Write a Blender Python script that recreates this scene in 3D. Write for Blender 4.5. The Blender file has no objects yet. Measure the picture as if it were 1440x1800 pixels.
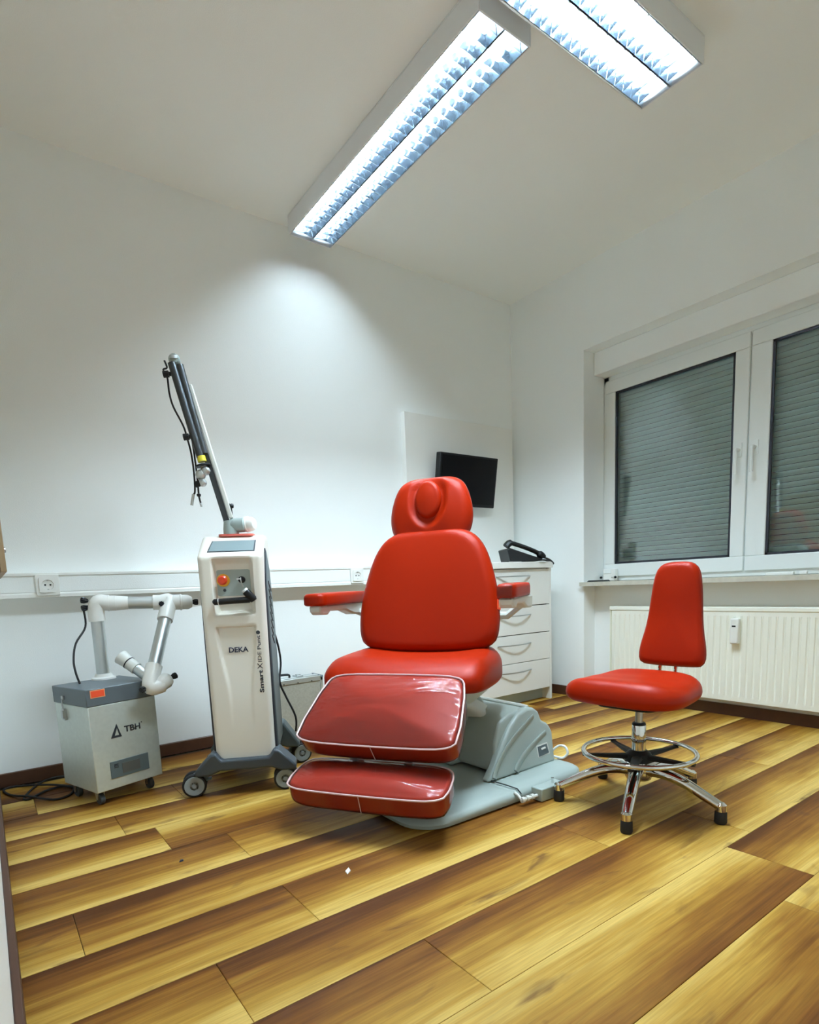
import bpy, bmesh, math, random
from mathutils import Matrix, Vector, Euler
R = math.radians
sc = bpy.context.scene
C = sc.collection

# ------------------------------------------------------------------ camera, world, exposure
cam = bpy.data.cameras.new('camera')
cam.sensor_fit = 'AUTO'; cam.sensor_width = 36.0
cam.lens = 1019.344 / 1800 * 36.0
cam.shift_x = (720 - 711.7) / 1800
cam.shift_y = (1166.8 - 900) / 1800
cam.clip_start = 0.01
co = bpy.data.objects.new('camera', cam); C.objects.link(co)
co.matrix_world = (Matrix.Translation((-3.10162, -2.91046, 0.77316)) @ Matrix.Rotation(-0.625741, 4, 'Z')
                   @ Matrix.Rotation(math.pi / 2 - 0.135478, 4, 'X') @ Matrix.Rotation(-0.0430042, 4, 'Z'))
sc.camera = co
w = bpy.data.worlds.new('world'); sc.world = w; w.use_nodes = True
w.node_tree.nodes['Background'].inputs[0].default_value = (0.05, 0.07, 0.10, 1)
w.node_tree.nodes['Background'].inputs[1].default_value = 0.25
sc.view_settings.view_transform = 'Standard'
sc.view_settings.look = 'None'
sc.view_settings.gamma = 1.0
sc.view_settings.use_curve_mapping = False
sc.view_settings.exposure = 1.42
sc.cycles.caustics_reflective = False
sc.cycles.sample_clamp_indirect = 8.0
sc.cycles.diffuse_bounces = 9
TUBE_POWER, TUBE_POWER_2 = 60.0, 190.0
H = 2.6

# ------------------------------------------------------------------ materials
def nt(name):
    m = bpy.data.materials.new(name); m.use_nodes = True
    t = m.node_tree
    return m, t, t.nodes, t.links, t.nodes['Principled BSDF']

def mat(name, col, rough=0.5, metal=0.0, bump=0.0, bscale=200.0, var=0.0, vscale=8.0, coat=0.0, spec=None, aniso=None):
    m, t, N, L, b = nt(name)
    b.inputs['Base Color'].default_value = (*col, 1)
    b.inputs['Roughness'].default_value = rough
    b.inputs['Metallic'].default_value = metal
    if spec is not None: b.inputs['Specular IOR Level'].default_value = spec
    if coat: b.inputs['Coat Weight'].default_value = coat; b.inputs['Coat Roughness'].default_value = 0.15
    tc = N.new('ShaderNodeTexCoord')
    if var:
        n = N.new('ShaderNodeTexNoise'); n.inputs['Scale'].default_value = vscale; n.inputs['Detail'].default_value = 4
        L.new(tc.outputs['Object'], n.inputs['Vector'])
        mx = N.new('ShaderNodeMix'); mx.data_type = 'RGBA'
        mx.inputs['A'].default_value = (*[c * (1 - var) for c in col], 1)
        mx.inputs['B'].default_value = (*[min(1, c * (1 + var)) for c in col], 1)
        L.new(n.outputs['Fac'], mx.inputs['Factor']); L.new(mx.outputs['Result'], b.inputs['Base Color'])
    if bump:
        n = N.new('ShaderNodeTexNoise'); n.inputs['Scale'].default_value = bscale; n.inputs['Detail'].default_value = 3
        L.new(tc.outputs['Object'], n.inputs['Vector'])
        bp = N.new('ShaderNodeBump'); bp.inputs['Strength'].default_value = bump; bp.inputs['Distance'].default_value = 0.002
        L.new(n.outputs['Fac'], bp.inputs['Height']); L.new(bp.outputs['Normal'], b.inputs['Normal'])
    return m

def emit(name, col, s):
    m, t, N, L, b = nt(name)
    b.inputs['Base Color'].default_value = (*col, 1)
    b.inputs['Emission Color'].default_value = (*col, 1)
    b.inputs['Emission Strength'].default_value = s
    return m

def thin_film(name, tint, gloss, bumpk, bscale, veil=0.06, ior=1.5):
    """clear plastic or glass: see-through with a fresnel gloss"""
    m, t, N, L, b = nt(name)
    N.remove(b); out = N['Material Output']
    tr = N.new('ShaderNodeBsdfTransparent'); tr.inputs[0].default_value = (*tint, 1)
    gl = N.new('ShaderNodeBsdfGlossy'); gl.inputs['Roughness'].default_value = gloss
    gl.inputs[0].default_value = (1, 1, 1, 1)
    fr = N.new('ShaderNodeFresnel'); fr.inputs[0].default_value = ior
    mx = N.new('ShaderNodeMixShader')
    if bumpk:
        tc = N.new('ShaderNodeTexCoord'); n = N.new('ShaderNodeTexNoise')
        n.inputs['Scale'].default_value = bscale; n.inputs['Detail'].default_value = 3; n.inputs['Distortion'].default_value = 0.6
        mp = N.new('ShaderNodeMapping'); mp.inputs['Scale'].default_value = (1, 0.35, 1)
        L.new(tc.outputs['Object'], mp.inputs[0]); L.new(mp.outputs[0], n.inputs['Vector'])
        bp = N.new('ShaderNodeBump'); bp.inputs['Strength'].default_value = bumpk; bp.inputs['Distance'].default_value = 0.02
        L.new(n.outputs['Fac'], bp.inputs['Height'])
        L.new(bp.outputs['Normal'], gl.inputs['Normal']); L.new(bp.outputs['Normal'], fr.inputs['Normal'])
    L.new(fr.outputs[0], mx.inputs[0]); L.new(tr.outputs[0], mx.inputs[1]); L.new(gl.outputs[0], mx.inputs[2])
    last = mx
    if veil:
        df = N.new('ShaderNodeBsdfDiffuse'); df.inputs[0].default_value = (0.9, 0.88, 0.9, 1)
        m2 = N.new('ShaderNodeMixShader'); m2.inputs[0].default_value = veil
        L.new(mx.outputs[0], m2.inputs[1]); L.new(df.outputs[0], m2.inputs[2]); last = m2
    L.new(last.outputs[0], out.inputs[0])
    return m

def wood_plank():
    """oak look floor board: light sapwood on one long edge, brown heartwood on the other; seed, flip and tone per board come from the object colour"""
    m, t, N, L, b = nt('oak_board')
    def math_(op, a, c=None, clamp=False):
        n = N.new('ShaderNodeMath'); n.operation = op; n.use_clamp = clamp
        for i, v in enumerate((a, c)):
            if v is None: continue
            if isinstance(v, (int, float)): n.inputs[i].default_value = v
            else: L.new(v, n.inputs[i])
        return n.outputs[0]
    tc = N.new('ShaderNodeTexCoord'); oi = N.new('ShaderNodeObjectInfo')
    sep = N.new('ShaderNodeSeparateXYZ'); L.new(tc.outputs['Object'], sep.inputs[0])
    sc_ = N.new('ShaderNodeSeparateColor'); L.new(oi.outputs['Color'], sc_.inputs[0])
    seed = math_('MULTIPLY', sc_.outputs[0], 57.0)
    off = N.new('ShaderNodeCombineXYZ'); L.new(seed, off.inputs[0]); L.new(seed, off.inputs[1]); L.new(seed, off.inputs[2])
    add = N.new('ShaderNodeVectorMath'); add.operation = 'ADD'
    L.new(tc.outputs['Object'], add.inputs[0]); L.new(off.outputs[0], add.inputs[1])
    def noise(scale, detail=3, dist=0.0, rough=0.5):
        mp = N.new('ShaderNodeMapping'); mp.inputs['Scale'].default_value = scale
        L.new(add.outputs[0], mp.inputs[0])
        n = N.new('ShaderNodeTexNoise'); n.inputs['Scale'].default_value = 1; n.inputs['Detail'].default_value = detail
        n.inputs['Distortion'].default_value = dist; n.inputs['Roughness'].default_value = rough
        L.new(mp.outputs[0], n.inputs['Vector']); return n.outputs['Fac']
    warp = noise((2.2, 7, 1), 3, 0.3)
    v = math_('MULTIPLY', sep.outputs[1], 4.5)          # -0.5..0.5 across
    flip = math_('SUBTRACT', math_('MULTIPLY', math_('GREATER_THAN', sc_.outputs[1], 0.5), 2.0), 1.0)
    v = math_('ADD', math_('MULTIPLY', v, flip), 0.5)
    v = math_('ADD', v, math_('MULTIPLY', math_('SUBTRACT', warp, 0.5), 0.8))
    st = noise((1.1, 26, 1), 4, 0.7, 0.6)               # long streaks
    v = math_('ADD', v, math_('MULTIPLY', math_('SUBTRACT', st, 0.5), 0.85))
    st2 = noise((2.0, 85, 1), 3, 0.3, 0.6)              # hair-thin streaks
    v = math_('ADD', v, math_('MULTIPLY', math_('SUBTRACT', st2, 0.5), 0.35))
    v = math_('ADD', v, math_('SUBTRACT', math_('MULTIPLY', sc_.outputs[2], 0.3), 0.15))
    cr = N.new('ShaderNodeValToRGB'); L.new(v, cr.inputs[0])
    e = cr.color_ramp.elements
    e[0].position = 0.0; e[0].color = (0.085, 0.026, 0.0035, 1)
    e[1].position = 1.0; e[1].color = (0.66, 0.445, 0.120, 1)
    for p, c in ((0.2, (0.165, 0.058, 0.0075, 1)), (0.45, (0.285, 0.128, 0.017, 1)), (0.72, (0.47, 0.268, 0.044, 1))):
        x = e.new(p); x.color = c
    # knots
    kn = noise((3.0, 10, 1), 3, 1.6)
    km = N.new('ShaderNodeMapRange'); km.inputs['From Min'].default_value = 0.62; km.inputs['From Max'].default_value = 0.74
    L.new(kn, km.inputs[0])
    mx = N.new('ShaderNodeMix'); mx.data_type = 'RGBA'
    L.new(math_('MULTIPLY', km.outputs[0], 0.7), mx.inputs['Factor']); L.new(cr.outputs[0], mx.inputs['A'])
    mx.inputs['B'].default_value = (0.115, 0.042, 0.016, 1)
    # pores
    fine = noise((9, 260, 1), 2, 0, 0.6)
    fr = N.new('ShaderNodeMapRange'); fr.inputs['From Min'].default_value = 0.3; fr.inputs['From Max'].default_value = 0.7
    fr.inputs['To Min'].default_value = 0.84; fr.inputs['To Max'].default_value = 1.1
    L.new(fine, fr.inputs[0])
    mu = N.new('ShaderNodeVectorMath'); mu.operation = 'SCALE'
    L.new(mx.outputs['Result'], mu.inputs[0]); L.new(fr.outputs[0], mu.inputs['Scale'])
    L.new(mu.outputs[0], b.inputs['Base Color'])
    b.inputs['Roughness'].default_value = 0.5
    b.inputs['Specular IOR Level'].default_value = 0.16
    bp = N.new('ShaderNodeBump'); bp.inputs['Strength'].default_value = 0.12; bp.inputs['Distance'].default_value = 0.001
    L.new(fine, bp.inputs['Height']); L.new(bp.outputs['Normal'], b.inputs['Normal'])
    return m

def leather(name, col):
    m, t, N, L, b = nt(name)
    tc = N.new('ShaderNodeTexCoord')
    vo = N.new('ShaderNodeTexVoronoi'); vo.inputs['Scale'].default_value = 420
    L.new(tc.outputs['Object'], vo.inputs['Vector'])
    bp = N.new('ShaderNodeBump'); bp.inputs['Strength'].default_value = 0.12; bp.inputs['Distance'].default_value = 0.001
    L.new(vo.outputs['Distance'], bp.inputs['Height']); L.new(bp.outputs['Normal'], b.inputs['Normal'])
    b.inputs['Base Color'].default_value = (*col, 1)
    b.inputs['Roughness'].default_value = 0.42
    b.inputs['Specular IOR Level'].default_value = 0.16
    return m

M = dict(
    wall=mat('white_wall_paint', (0.89, 0.92, 0.915), 0.9, bump=0.25, bscale=260),
    woodchip=mat('white_woodchip_paper', (0.87, 0.88, 0.86), 0.9, bump=0.8, bscale=90),
    ceil=mat('white_ceiling_paint', (0.91, 0.92, 0.885), 0.95, bump=0.2, bscale=300),
    subfloor=mat('dark_underlay', (0.03, 0.018, 0.008), 0.9),
    oak=wood_plank(),
    skirting=mat('dark_brown_skirting', (0.075, 0.028, 0.012), 0.5, var=0.25, vscale=20),
    leather=leather('orange_red_leatherette', (0.37, 0.0165, 0.0008)),
    stitch=mat('dark_red_seam', (0.16, 0.012, 0.004), 0.6),
    film=thin_film('clear_plastic_film', (1.0, 0.97, 0.97), 0.06, 0.7, 8.0, 0.02, 1.25),
    welt=mat('clear_pinkish_welt', (0.75, 0.52, 0.52), 0.25),
    shell=mat('light_grey_plastic', (0.38, 0.45, 0.425), 0.42, bump=0.1, bscale=400),
    shell2=mat('off_white_plastic', (0.68, 0.70, 0.66), 0.4),
    shadowgap=mat('dark_gap', (0.02, 0.025, 0.025), 0.8),
    chrome=mat('polished_chrome', (0.72, 0.73, 0.72), 0.07, 1.0),
    steel=mat('brushed_steel', (0.50, 0.52, 0.52), 0.3, 1.0),
    black=mat('black_plastic', (0.009, 0.010, 0.011), 0.48, spec=0.3),
    rubber=mat('black_rubber', (0.014, 0.014, 0.015), 0.75),
    screen=mat('black_glossy_screen', (0.003, 0.003, 0.004), 0.4, spec=0.2),
    cream=mat('cream_white_casing', (0.80, 0.78, 0.70), 0.35),
    white=mat('white_plastic', (0.82, 0.83, 0.80), 0.35),
    lacquer=mat('white_lacquer', (0.85, 0.86, 0.83), 0.45),
    slate=mat('slate_grey_lacquer', (0.115, 0.145, 0.165), 0.4),
    slate2=mat('blue_grey_plastic', (0.10, 0.135, 0.145), 0.5),
    darkgrey=mat('dark_blue_grey_plastic', (0.045, 0.058, 0.07), 0.5),
    wheelgrey=mat('grey_wheel_cover', (0.26, 0.31, 0.33), 0.5),
    galv=mat('galvanised_sheet_steel', (0.60, 0.66, 0.62), 0.36, 0.4, var=0.1, vscale=60),
    alu=mat('satin_aluminium', (0.60, 0.64, 0.64), 0.42, 0.9),
    armgrey=mat('mid_grey_lacquer', (0.33, 0.40, 0.385), 0.35),
    armdark=mat('graphite_tube', (0.055, 0.062, 0.065), 0.32, 0.4),
    lcd=mat('grey_blue_display', (0.23, 0.30, 0.32), 0.25),
    lcd2=mat('dim_display', (0.10, 0.105, 0.095), 0.3),
    red=mat('red_button', (0.70, 0.05, 0.01), 0.35),
    yellow=mat('yellow_ring', (0.80, 0.42, 0.03), 0.45),
    label_y=mat('yellow_warning_label', (0.75, 0.66, 0.05), 0.5),
    label_r=mat('bright_red_label', (0.95, 0.10, 0.03), 0.5),
    label_rim=mat('pale_orange_label_rim', (0.90, 0.42, 0.22), 0.5),
    salmon=mat('salmon_red_plate', (0.75, 0.16, 0.12), 0.5),
    ink=mat('dark_blue_print', (0.02, 0.027, 0.06), 0.5),
    ink2=mat('dark_grey_print', (0.025, 0.03, 0.04), 0.5),
    upvc=mat('white_upvc', (0.80, 0.84, 0.83), 0.3),
    gasket=mat('black_gasket', (0.012, 0.014, 0.022), 0.6),
    slat=mat('grey_green_shutter_slat', (0.84, 0.98, 0.93), 0.5),
    glass=thin_film('window_glass', (0.95, 0.99, 0.99), 0.02, 0, 1, 0.0, 1.6),
    sill=mat('grey_beige_stone', (0.55, 0.53, 0.45), 0.4, var=0.2, vscale=30),
    radiator=mat('cream_radiator_enamel', (0.89, 0.90, 0.81), 0.35),
    reflector=mat('mirror_reflector', (0.80, 0.89, 0.97), 0.10, 1.0),
    lampbody=mat('white_lamp_housing', (0.80, 0.82, 0.84), 0.5),
    tube=emit('fluorescent_tube', (0.78, 0.97, 1.10), TUBE_POWER),
    tube2=emit('bright_fluorescent_tube', (0.78, 0.97, 1.10), TUBE_POWER_2),
    casepanel=mat('grey_textured_case_panel', (0.38, 0.37, 0.31), 0.5, bump=0.5, bscale=120, var=0.2, vscale=90),
    beige=mat('beige_wood_panel', (0.38, 0.27, 0.15), 0.55, var=0.15, vscale=12),
    paper=mat('white_paper', (0.8, 0.8, 0.78), 0.8),
)

# ------------------------------------------------------------------ helpers
def P(o, label=None, cat=None, group=None, kind=None):
    if label: o['label'] = label
    if cat: o['category'] = cat
    if group: o['group'] = group
    if kind: o['kind'] = kind
    return o

def empty(name, loc, rz=0.0, **k):
    o = bpy.data.objects.new(name, None); C.objects.link(o)
    o.empty_display_size = 0.1
    o.location = loc; o.rotation_euler = (0, 0, rz)
    return P(o, **k)

def obj(name, bm, m, parent=None, bevel=0.0, seg=2, smooth=35, loc=None, rot=None, wn=False):
    bmesh.ops.recalc_face_normals(bm, faces=bm.faces[:])
    me = bpy.data.meshes.new(name); bm.to_mesh(me); bm.free()
    me.materials.append(m)
    if smooth:
        me.shade_smooth(); me.set_sharp_from_angle(angle=R(smooth))
    o = bpy.data.objects.new(name, me); C.objects.link(o)
    if bevel:
        b = o.modifiers.new('bevel', 'BEVEL'); b.width = bevel; b.segments = seg; b.limit_method = 'ANGLE'; b.angle_limit = R(40)
        b.harden_normals = False
    if parent: o.parent = parent
    if loc is not None: o.location = loc
    if rot is not None: o.rotation_euler = rot
    return o

def dup(o, parent=None, loc=None, rot=None):
    c = o.copy(); C.objects.link(c)
    if parent is not None: c.parent = parent
    if loc is not None: c.location = loc
    if rot is not None: c.rotation_euler = rot
    return c

def box(bm, x0, x1, y0, y1, z0, z1, mtx=None):
    vs = [bm.verts.new((x, y, z)) for x in (x0, x1) for y in (y0, y1) for z in (z0, z1)]
    for f in ((0, 1, 3, 2), (4, 6, 7, 5), (0, 4, 5, 1), (2, 3, 7, 6), (0, 2, 6, 4), (1, 5, 7, 3)):
        bm.faces.new([vs[i] for i in f])
    if mtx is not None:
        for v in vs: v.co = mtx @ v.co
    return bm

def BX(*a, mtx=None): return box(bmesh.new(), *a, mtx=mtx)

def loft(bm, rings, cap=True, closed=False):
    vr = [[bm.verts.new(p) for p in r] for r in rings]
    n = len(vr[0])
    prs = list(zip(vr, vr[1:])) + ([(vr[-1], vr[0])] if closed else [])
    for a, b in prs:
        for i in range(n):
            j = (i + 1) % n
            bm.faces.new((a[i], a[j], b[j], b[i]))
    if cap and not closed:
        bm.faces.new(list(reversed(vr[0]))); bm.faces.new(vr[-1])
    return bm

def frames(pts, closed=False):
    pts = [Vector(p) for p in pts]; n = len(pts); out = []
    up = None
    for i in range(n):
        a = pts[i - 1] if (i > 0 or closed) else pts[i]
        b = pts[(i + 1) % n] if (i < n - 1 or closed) else pts[i]
        t = (b - a).normalized()
        if up is None:
            up = Vector((0, 0, 1)) if abs(t.z) < 0.9 else Vector((1, 0, 0))
        s = t.cross(up).normalized(); u = s.cross(t).normalized(); up = u
        out.append((pts[i], s, u))
    return out

def tube(bm, pts, r, seg=12, closed=False, sx=1.0, sz=1.0, cap=True):
    fr = frames(pts, closed); rings = []
    for i, (p, s, u) in enumerate(fr):
        rr = r[i] if isinstance(r, (list, tuple)) else r
        rings.append([p + s * (math.cos(2 * math.pi * k / seg) * rr * sx) + u * (math.sin(2 * math.pi * k / seg) * rr * sz) for k in range(seg)])
    return loft(bm, rings, cap, closed)

def smooth_path(pts, n=6, closed=False):
    """catmull-rom"""
    pts = [Vector(p) for p in pts]; out = []; m = len(pts)
    rng = range(m if closed else m - 1)
    for i in rng:
        p0 = pts[(i - 1) % m] if (closed or i > 0) else pts[0]
        p1 = pts[i]; p2 = pts[(i + 1) % m]
        p3 = pts[(i + 2) % m] if (closed or i + 2 < m) else pts[-1]
        for k in range(n):
            t = k / n
            out.append(0.5 * ((2 * p1) + (p2 - p0) * t + (2 * p0 - 5 * p1 + 4 * p2 - p3) * t * t + (3 * p1 - p0 - 3 * p2 + p3) * t ** 3))
    if not closed: out.append(pts[-1])
    return out

def lathe(bm, prof, seg=24, mtx=None):
    rings = []
    for r, z in prof:
        ring = [Vector((r * math.cos(2 * math.pi * k / seg), r * math.sin(2 * math.pi * k / seg), z)) for k in range(seg)]
        if mtx is not None: ring = [mtx @ p for p in ring]
        rings.append(ring)
    return loft(bm, rings, True)

def LT(prof, seg=24, mtx=None): return lathe(bmesh.new(), prof, seg, mtx)

def axis_m(p, d):
    """matrix that puts local z along d at p"""
    return Matrix.Translation(Vector(p)) @ Vector(d).to_track_quat('Z', 'Y').to_matrix().to_4x4()

def rrect(w, h, r, n=5, cx=0.0, cy=0.0):
    out = []
    for sx, sy, a0 in ((1, 1, 0), (-1, 1, 90), (-1, -1, 180), (1, -1, 270)):
        for k in range(n + 1):
            a = R(a0 + 90 * k / n)
            out.append((cx + sx * (w / 2 - r) + r * math.cos(a), cy + sy * (h / 2 - r) + r * math.sin(a)))
    return out

def prism(bm, outline, f0, f1):
    """outline list of 2d; f0/f1 map (a,b)->3d for the two ends"""
    return loft(bm, [[Vector(f0(a, b)) for a, b in outline], [Vector(f1(a, b)) for a, b in outline]], True)

def resample(outline, n):
    pts = [Vector((a, b, 0)) for a, b in outline]; m = len(pts)
    d = [0]
    for i in range(m): d.append(d[-1] + (pts[(i + 1) % m] - pts[i]).length)
    out = []
    for k in range(n):
        s = d[-1] * k / n
        i = max(j for j in range(m) if d[j] <= s)
        t = (s - d[i]) / max(1e-9, d[i + 1] - d[i])
        p = pts[i].lerp(pts[(i + 1) % m], t); out.append((p.x, p.y))
    return out

def smooth_outline(pts, n=72, it=2):
    for _ in range(it):
        q = []
        for i in range(len(pts)):
            a = pts[i]; b = pts[(i + 1) % len(pts)]
            q.append((a[0] * .75 + b[0] * .25, a[1] * .75 + b[1] * .25)); q.append((a[0] * .25 + b[0] * .75, a[1] * .25 + b[1] * .75))
        pts = q
    return resample(pts, n)

def cushion(outline, thick, rf, rb, dome, fmap, shape=None, grow=0.0, rings=(.88, .76, .62, .46, .3, .15)):
    """pillow: outline (p,q), t = 0 at the back, thick at the front rim, plus a dome"""
    bm = bmesh.new()
    cp = sum(p for p, q in outline) / len(outline); cq = sum(q for p, q in outline) / len(outline)
    hp = max(abs(p - cp) for p, q in outline); hq = max(abs(q - cq) for p, q in outline)
    def at(ins, t):
        return [(cp + (p - cp) * (1 - ins / hp), cq + (q - cq) * (1 - ins / hq), t) for p, q in outline]
    L = []
    for k in range(5):
        a = R(90 * k / 4); L.append(at(rb * (1 - math.sin(a)) - grow, rb - rb * math.cos(a) - grow * math.cos(a)))
    for k in range(7):
        a = R(90 * k / 6); L.append(at(rf * (1 - math.cos(a)) - grow, thick - rf + rf * math.sin(a) + grow * math.sin(a)))
    last = L[-1]
    for s in rings:
        L.append([(cp + (p - cp) * s, cq + (q - cq) * s, t + dome * (1 - s * s)) for p, q, t in last])
    top = (cp, cq, last[0][2] + dome)
    def mp(v, front):
        p, q, t = v
        if shape and front: t = t + shape(p, q)
        elif shape and t > thick * 0.4: t = t + shape(p, q) * (t - thick * .4) / (thick * .6)
        return Vector(fmap(p, q, t))
    nb = 12
    V = [[bm.verts.new(mp(v, i >= nb)) for v in r] for i, r in enumerate(L)]
    n = len(outline)
    for a, b in zip(V, V[1:]):
        for i in range(n):
            j = (i + 1) % n
            bm.faces.new((a[i], a[j], b[j], b[i]))
    bm.faces.new(list(reversed(V[0])))
    c = bm.verts.new(mp(top, True))
    for i in range(n): bm.faces.new((V[-1][i], V[-1][(i + 1) % n], c))
    return bm

def text(name, body, m, parent, mtx, length, bold=0.0, height=None):
    cu = bpy.data.curves.new(name, 'FONT'); cu.body = body; cu.extrude = 0.0; cu.offset = bold; cu.resolution_u = 3
    tmp = bpy.data.objects.new(name, cu); C.objects.link(tmp)
    dg = bpy.context.evaluated_depsgraph_get()
    me = bpy.data.meshes.new_from_object(tmp.evaluated_get(dg))
    bpy.data.objects.remove(tmp); bpy.data.curves.remove(cu)
    xs = [v.co.x for v in me.vertices]; ys = [v.co.y for v in me.vertices]
    k = length / (max(xs) - min(xs)); x0 = min(xs)
    ky = k if height is None else height / (max(ys) - min(ys))
    for v in me.vertices: v.co = mtx @ Vector(((v.co.x - x0) * k, v.co.y * ky, v.co.z))
    bm = bmesh.new(); bm.from_mesh(me); bpy.data.meshes.remove(me)
    g = bmesh.ops.extrude_face_region(bm, geom=bm.faces[:])
    nrm = (mtx.to_3x3() @ Vector((0, 0, 1))).normalized()
    bmesh.ops.translate(bm, vec=nrm * 0.0006, verts=[e for e in g['geom'] if isinstance(e, bmesh.types.BMVert)])
    return obj(name, bm, m, parent, smooth=0)

def ss(a, b, x):
    t = max(0.0, min(1.0, (x - a) / (b - a))) if a != b else float(x > a)
    return t * t * (3 - 2 * t)

# ================================================================== THE ROOM
XL, YF = -3.135, -3.3
def struct(name, bm, m, parent=None, **k):
    o = obj(name, bm, m, parent, **k)
    if parent is None: o['kind'] = 'structure'
    return o

floor = struct('floor', BX(XL - .1, .3, YF - .1, .1, -.06, -.004), M['subfloor'])
rng = random.Random(7)
W, LN = 0.2135, 1.072
rows = {8: (-1.714, 0), 9: (-1.325, 0), 10: (-1.472, 1), 11: (-1.653, 0), 7: (-1.468, 0), 6: (-1.93, 0), 5: (-1.468, 0), 4: (-1.638, 0)}
base_plank = {}
def plank_mesh(l, wd):
    key = (round(l, 3), round(wd, 3))
    if key in base_plank: return base_plank[key]
    bm = bmesh.new(); g = 0.0007; c = 0.0016
    o = [(-l / 2 + g, -wd / 2 + g), (l / 2 - g, -wd / 2 + g), (l / 2 - g, wd / 2 - g), (-l / 2 + g, wd / 2 - g)]
    i = [(x - math.copysign(c, x), y - math.copysign(c, y)) for x, y in o]
    loft(bm, [[Vector((x, y, -.004)) for x, y in o], [Vector((x, y, -.0006)) for x, y in o], [Vector((x, y, 0)) for x, y in i]])
    me = bpy.data.meshes.new('plank'); bmesh.ops.recalc_face_normals(bm, faces=bm.faces[:]); bm.to_mesh(bm and me); bm.free()
    me.materials.append(M['oak']); base_plank[key] = me
    return me
FLIP = {}
for r in range(18):
    yt = -0.039 - W * r + (-1.747 - (-0.039 - W * 8)) ; yt = -1.747 + W * (8 - r)
    yb = yt - W
    yt = min(yt, 0.0); yb = max(yb, YF)
    if yt - yb < .01: continue
    j = rows.get(r, (-1.2 - rng.random() * .9, 0))[0]
    xs = [j + LN * k for k in range(-4, 5)]
    cuts = [XL] + [x for x in xs if XL + .02 < x < .11 - .02] + [.11]
    for k, (a, b) in enumerate(zip(cuts, cuts[1:])):
        if b - a > LN - .005:
            me = plank_mesh(LN, yt - yb)
        else: me = plank_mesh(b - a, yt - yb)
        o = bpy.data.objects.new('plank', me); C.objects.link(o); o.parent = floor
        o.location = ((a + b) / 2, (yt + yb) / 2, 0)
        fl = 1.0 if (r == 10 and b < -1.4) or r == 11 or (r not in (6, 7, 8, 9) and rng.random() < .25) else 0.0
        o.color = (rng.random(), fl, rng.random(), 1)

struct('ceiling', BX(XL - .15, .35, YF - .1, .15, H, H + .1), M['ceil'])
struct('wall_back', BX(XL - .15, .35, 0, .15, -.05, H), M['wall'])
struct('wall_left', BX(XL - .15, XL, YF - .1, 0, -.05, H), M['woodchip'])
struct('wall_front', BX(XL - .15, .35, YF - .15, YF, -.05, H), M['wall'])
NY0, NY1 = -.589, -2.36           # niche and window opening
bm = bmesh.new()
box(bm, 0, .35, NY0, 0, -.05, H)
box(bm, 0, .35, YF, NY1, -.05, H)
box(bm, 0, .35, NY1, NY0, 2.122, H)
box(bm, .112, .35, NY1, NY0, -.05, .715)
struct('wall_right', bm, M['wall'])

def skirt(name, x0, x1, y0, y1):
    return struct(name, BX(x0, x1, y0, y1, 0, .06), M['skirting'], bevel=.003)
skirt('baseboard_back', XL, -.86, -.015, 0)
skirt('baseboard_left', XL, XL + .016, YF, -.015)
bm = bmesh.new()
box(bm, -.015, 0, NY0 - .0, -.5, 0, .06); box(bm, -.015, .112, NY0 - .015, NY0, 0, .06)
box(bm, .097, .112, NY1, NY0 - .015, 0, .06); box(bm, -.015, 0, YF, NY1, 0, .06)
box(bm, -.015, 0, -.5, -.02, 0, .06)
struct('baseboard_right', bm, M['skirting'])

# window sill, roller box
bm = bmesh.new(); box(bm, -.03, .20, NY1 + .0, NY0 + .001, .716, .740); box(bm, -.03, -.0005, NY0, NY0 + .012, .716, .740); box(bm, -.03, -.0005, NY1 - .012, NY1, .716, .740)
struct('trim_1', bm, M['sill'])
struct('trim_2', BX(.097, .30, NY1 + .001, NY0 - .003, 1.990, 2.1215), M['wall'], bevel=.004)

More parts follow.
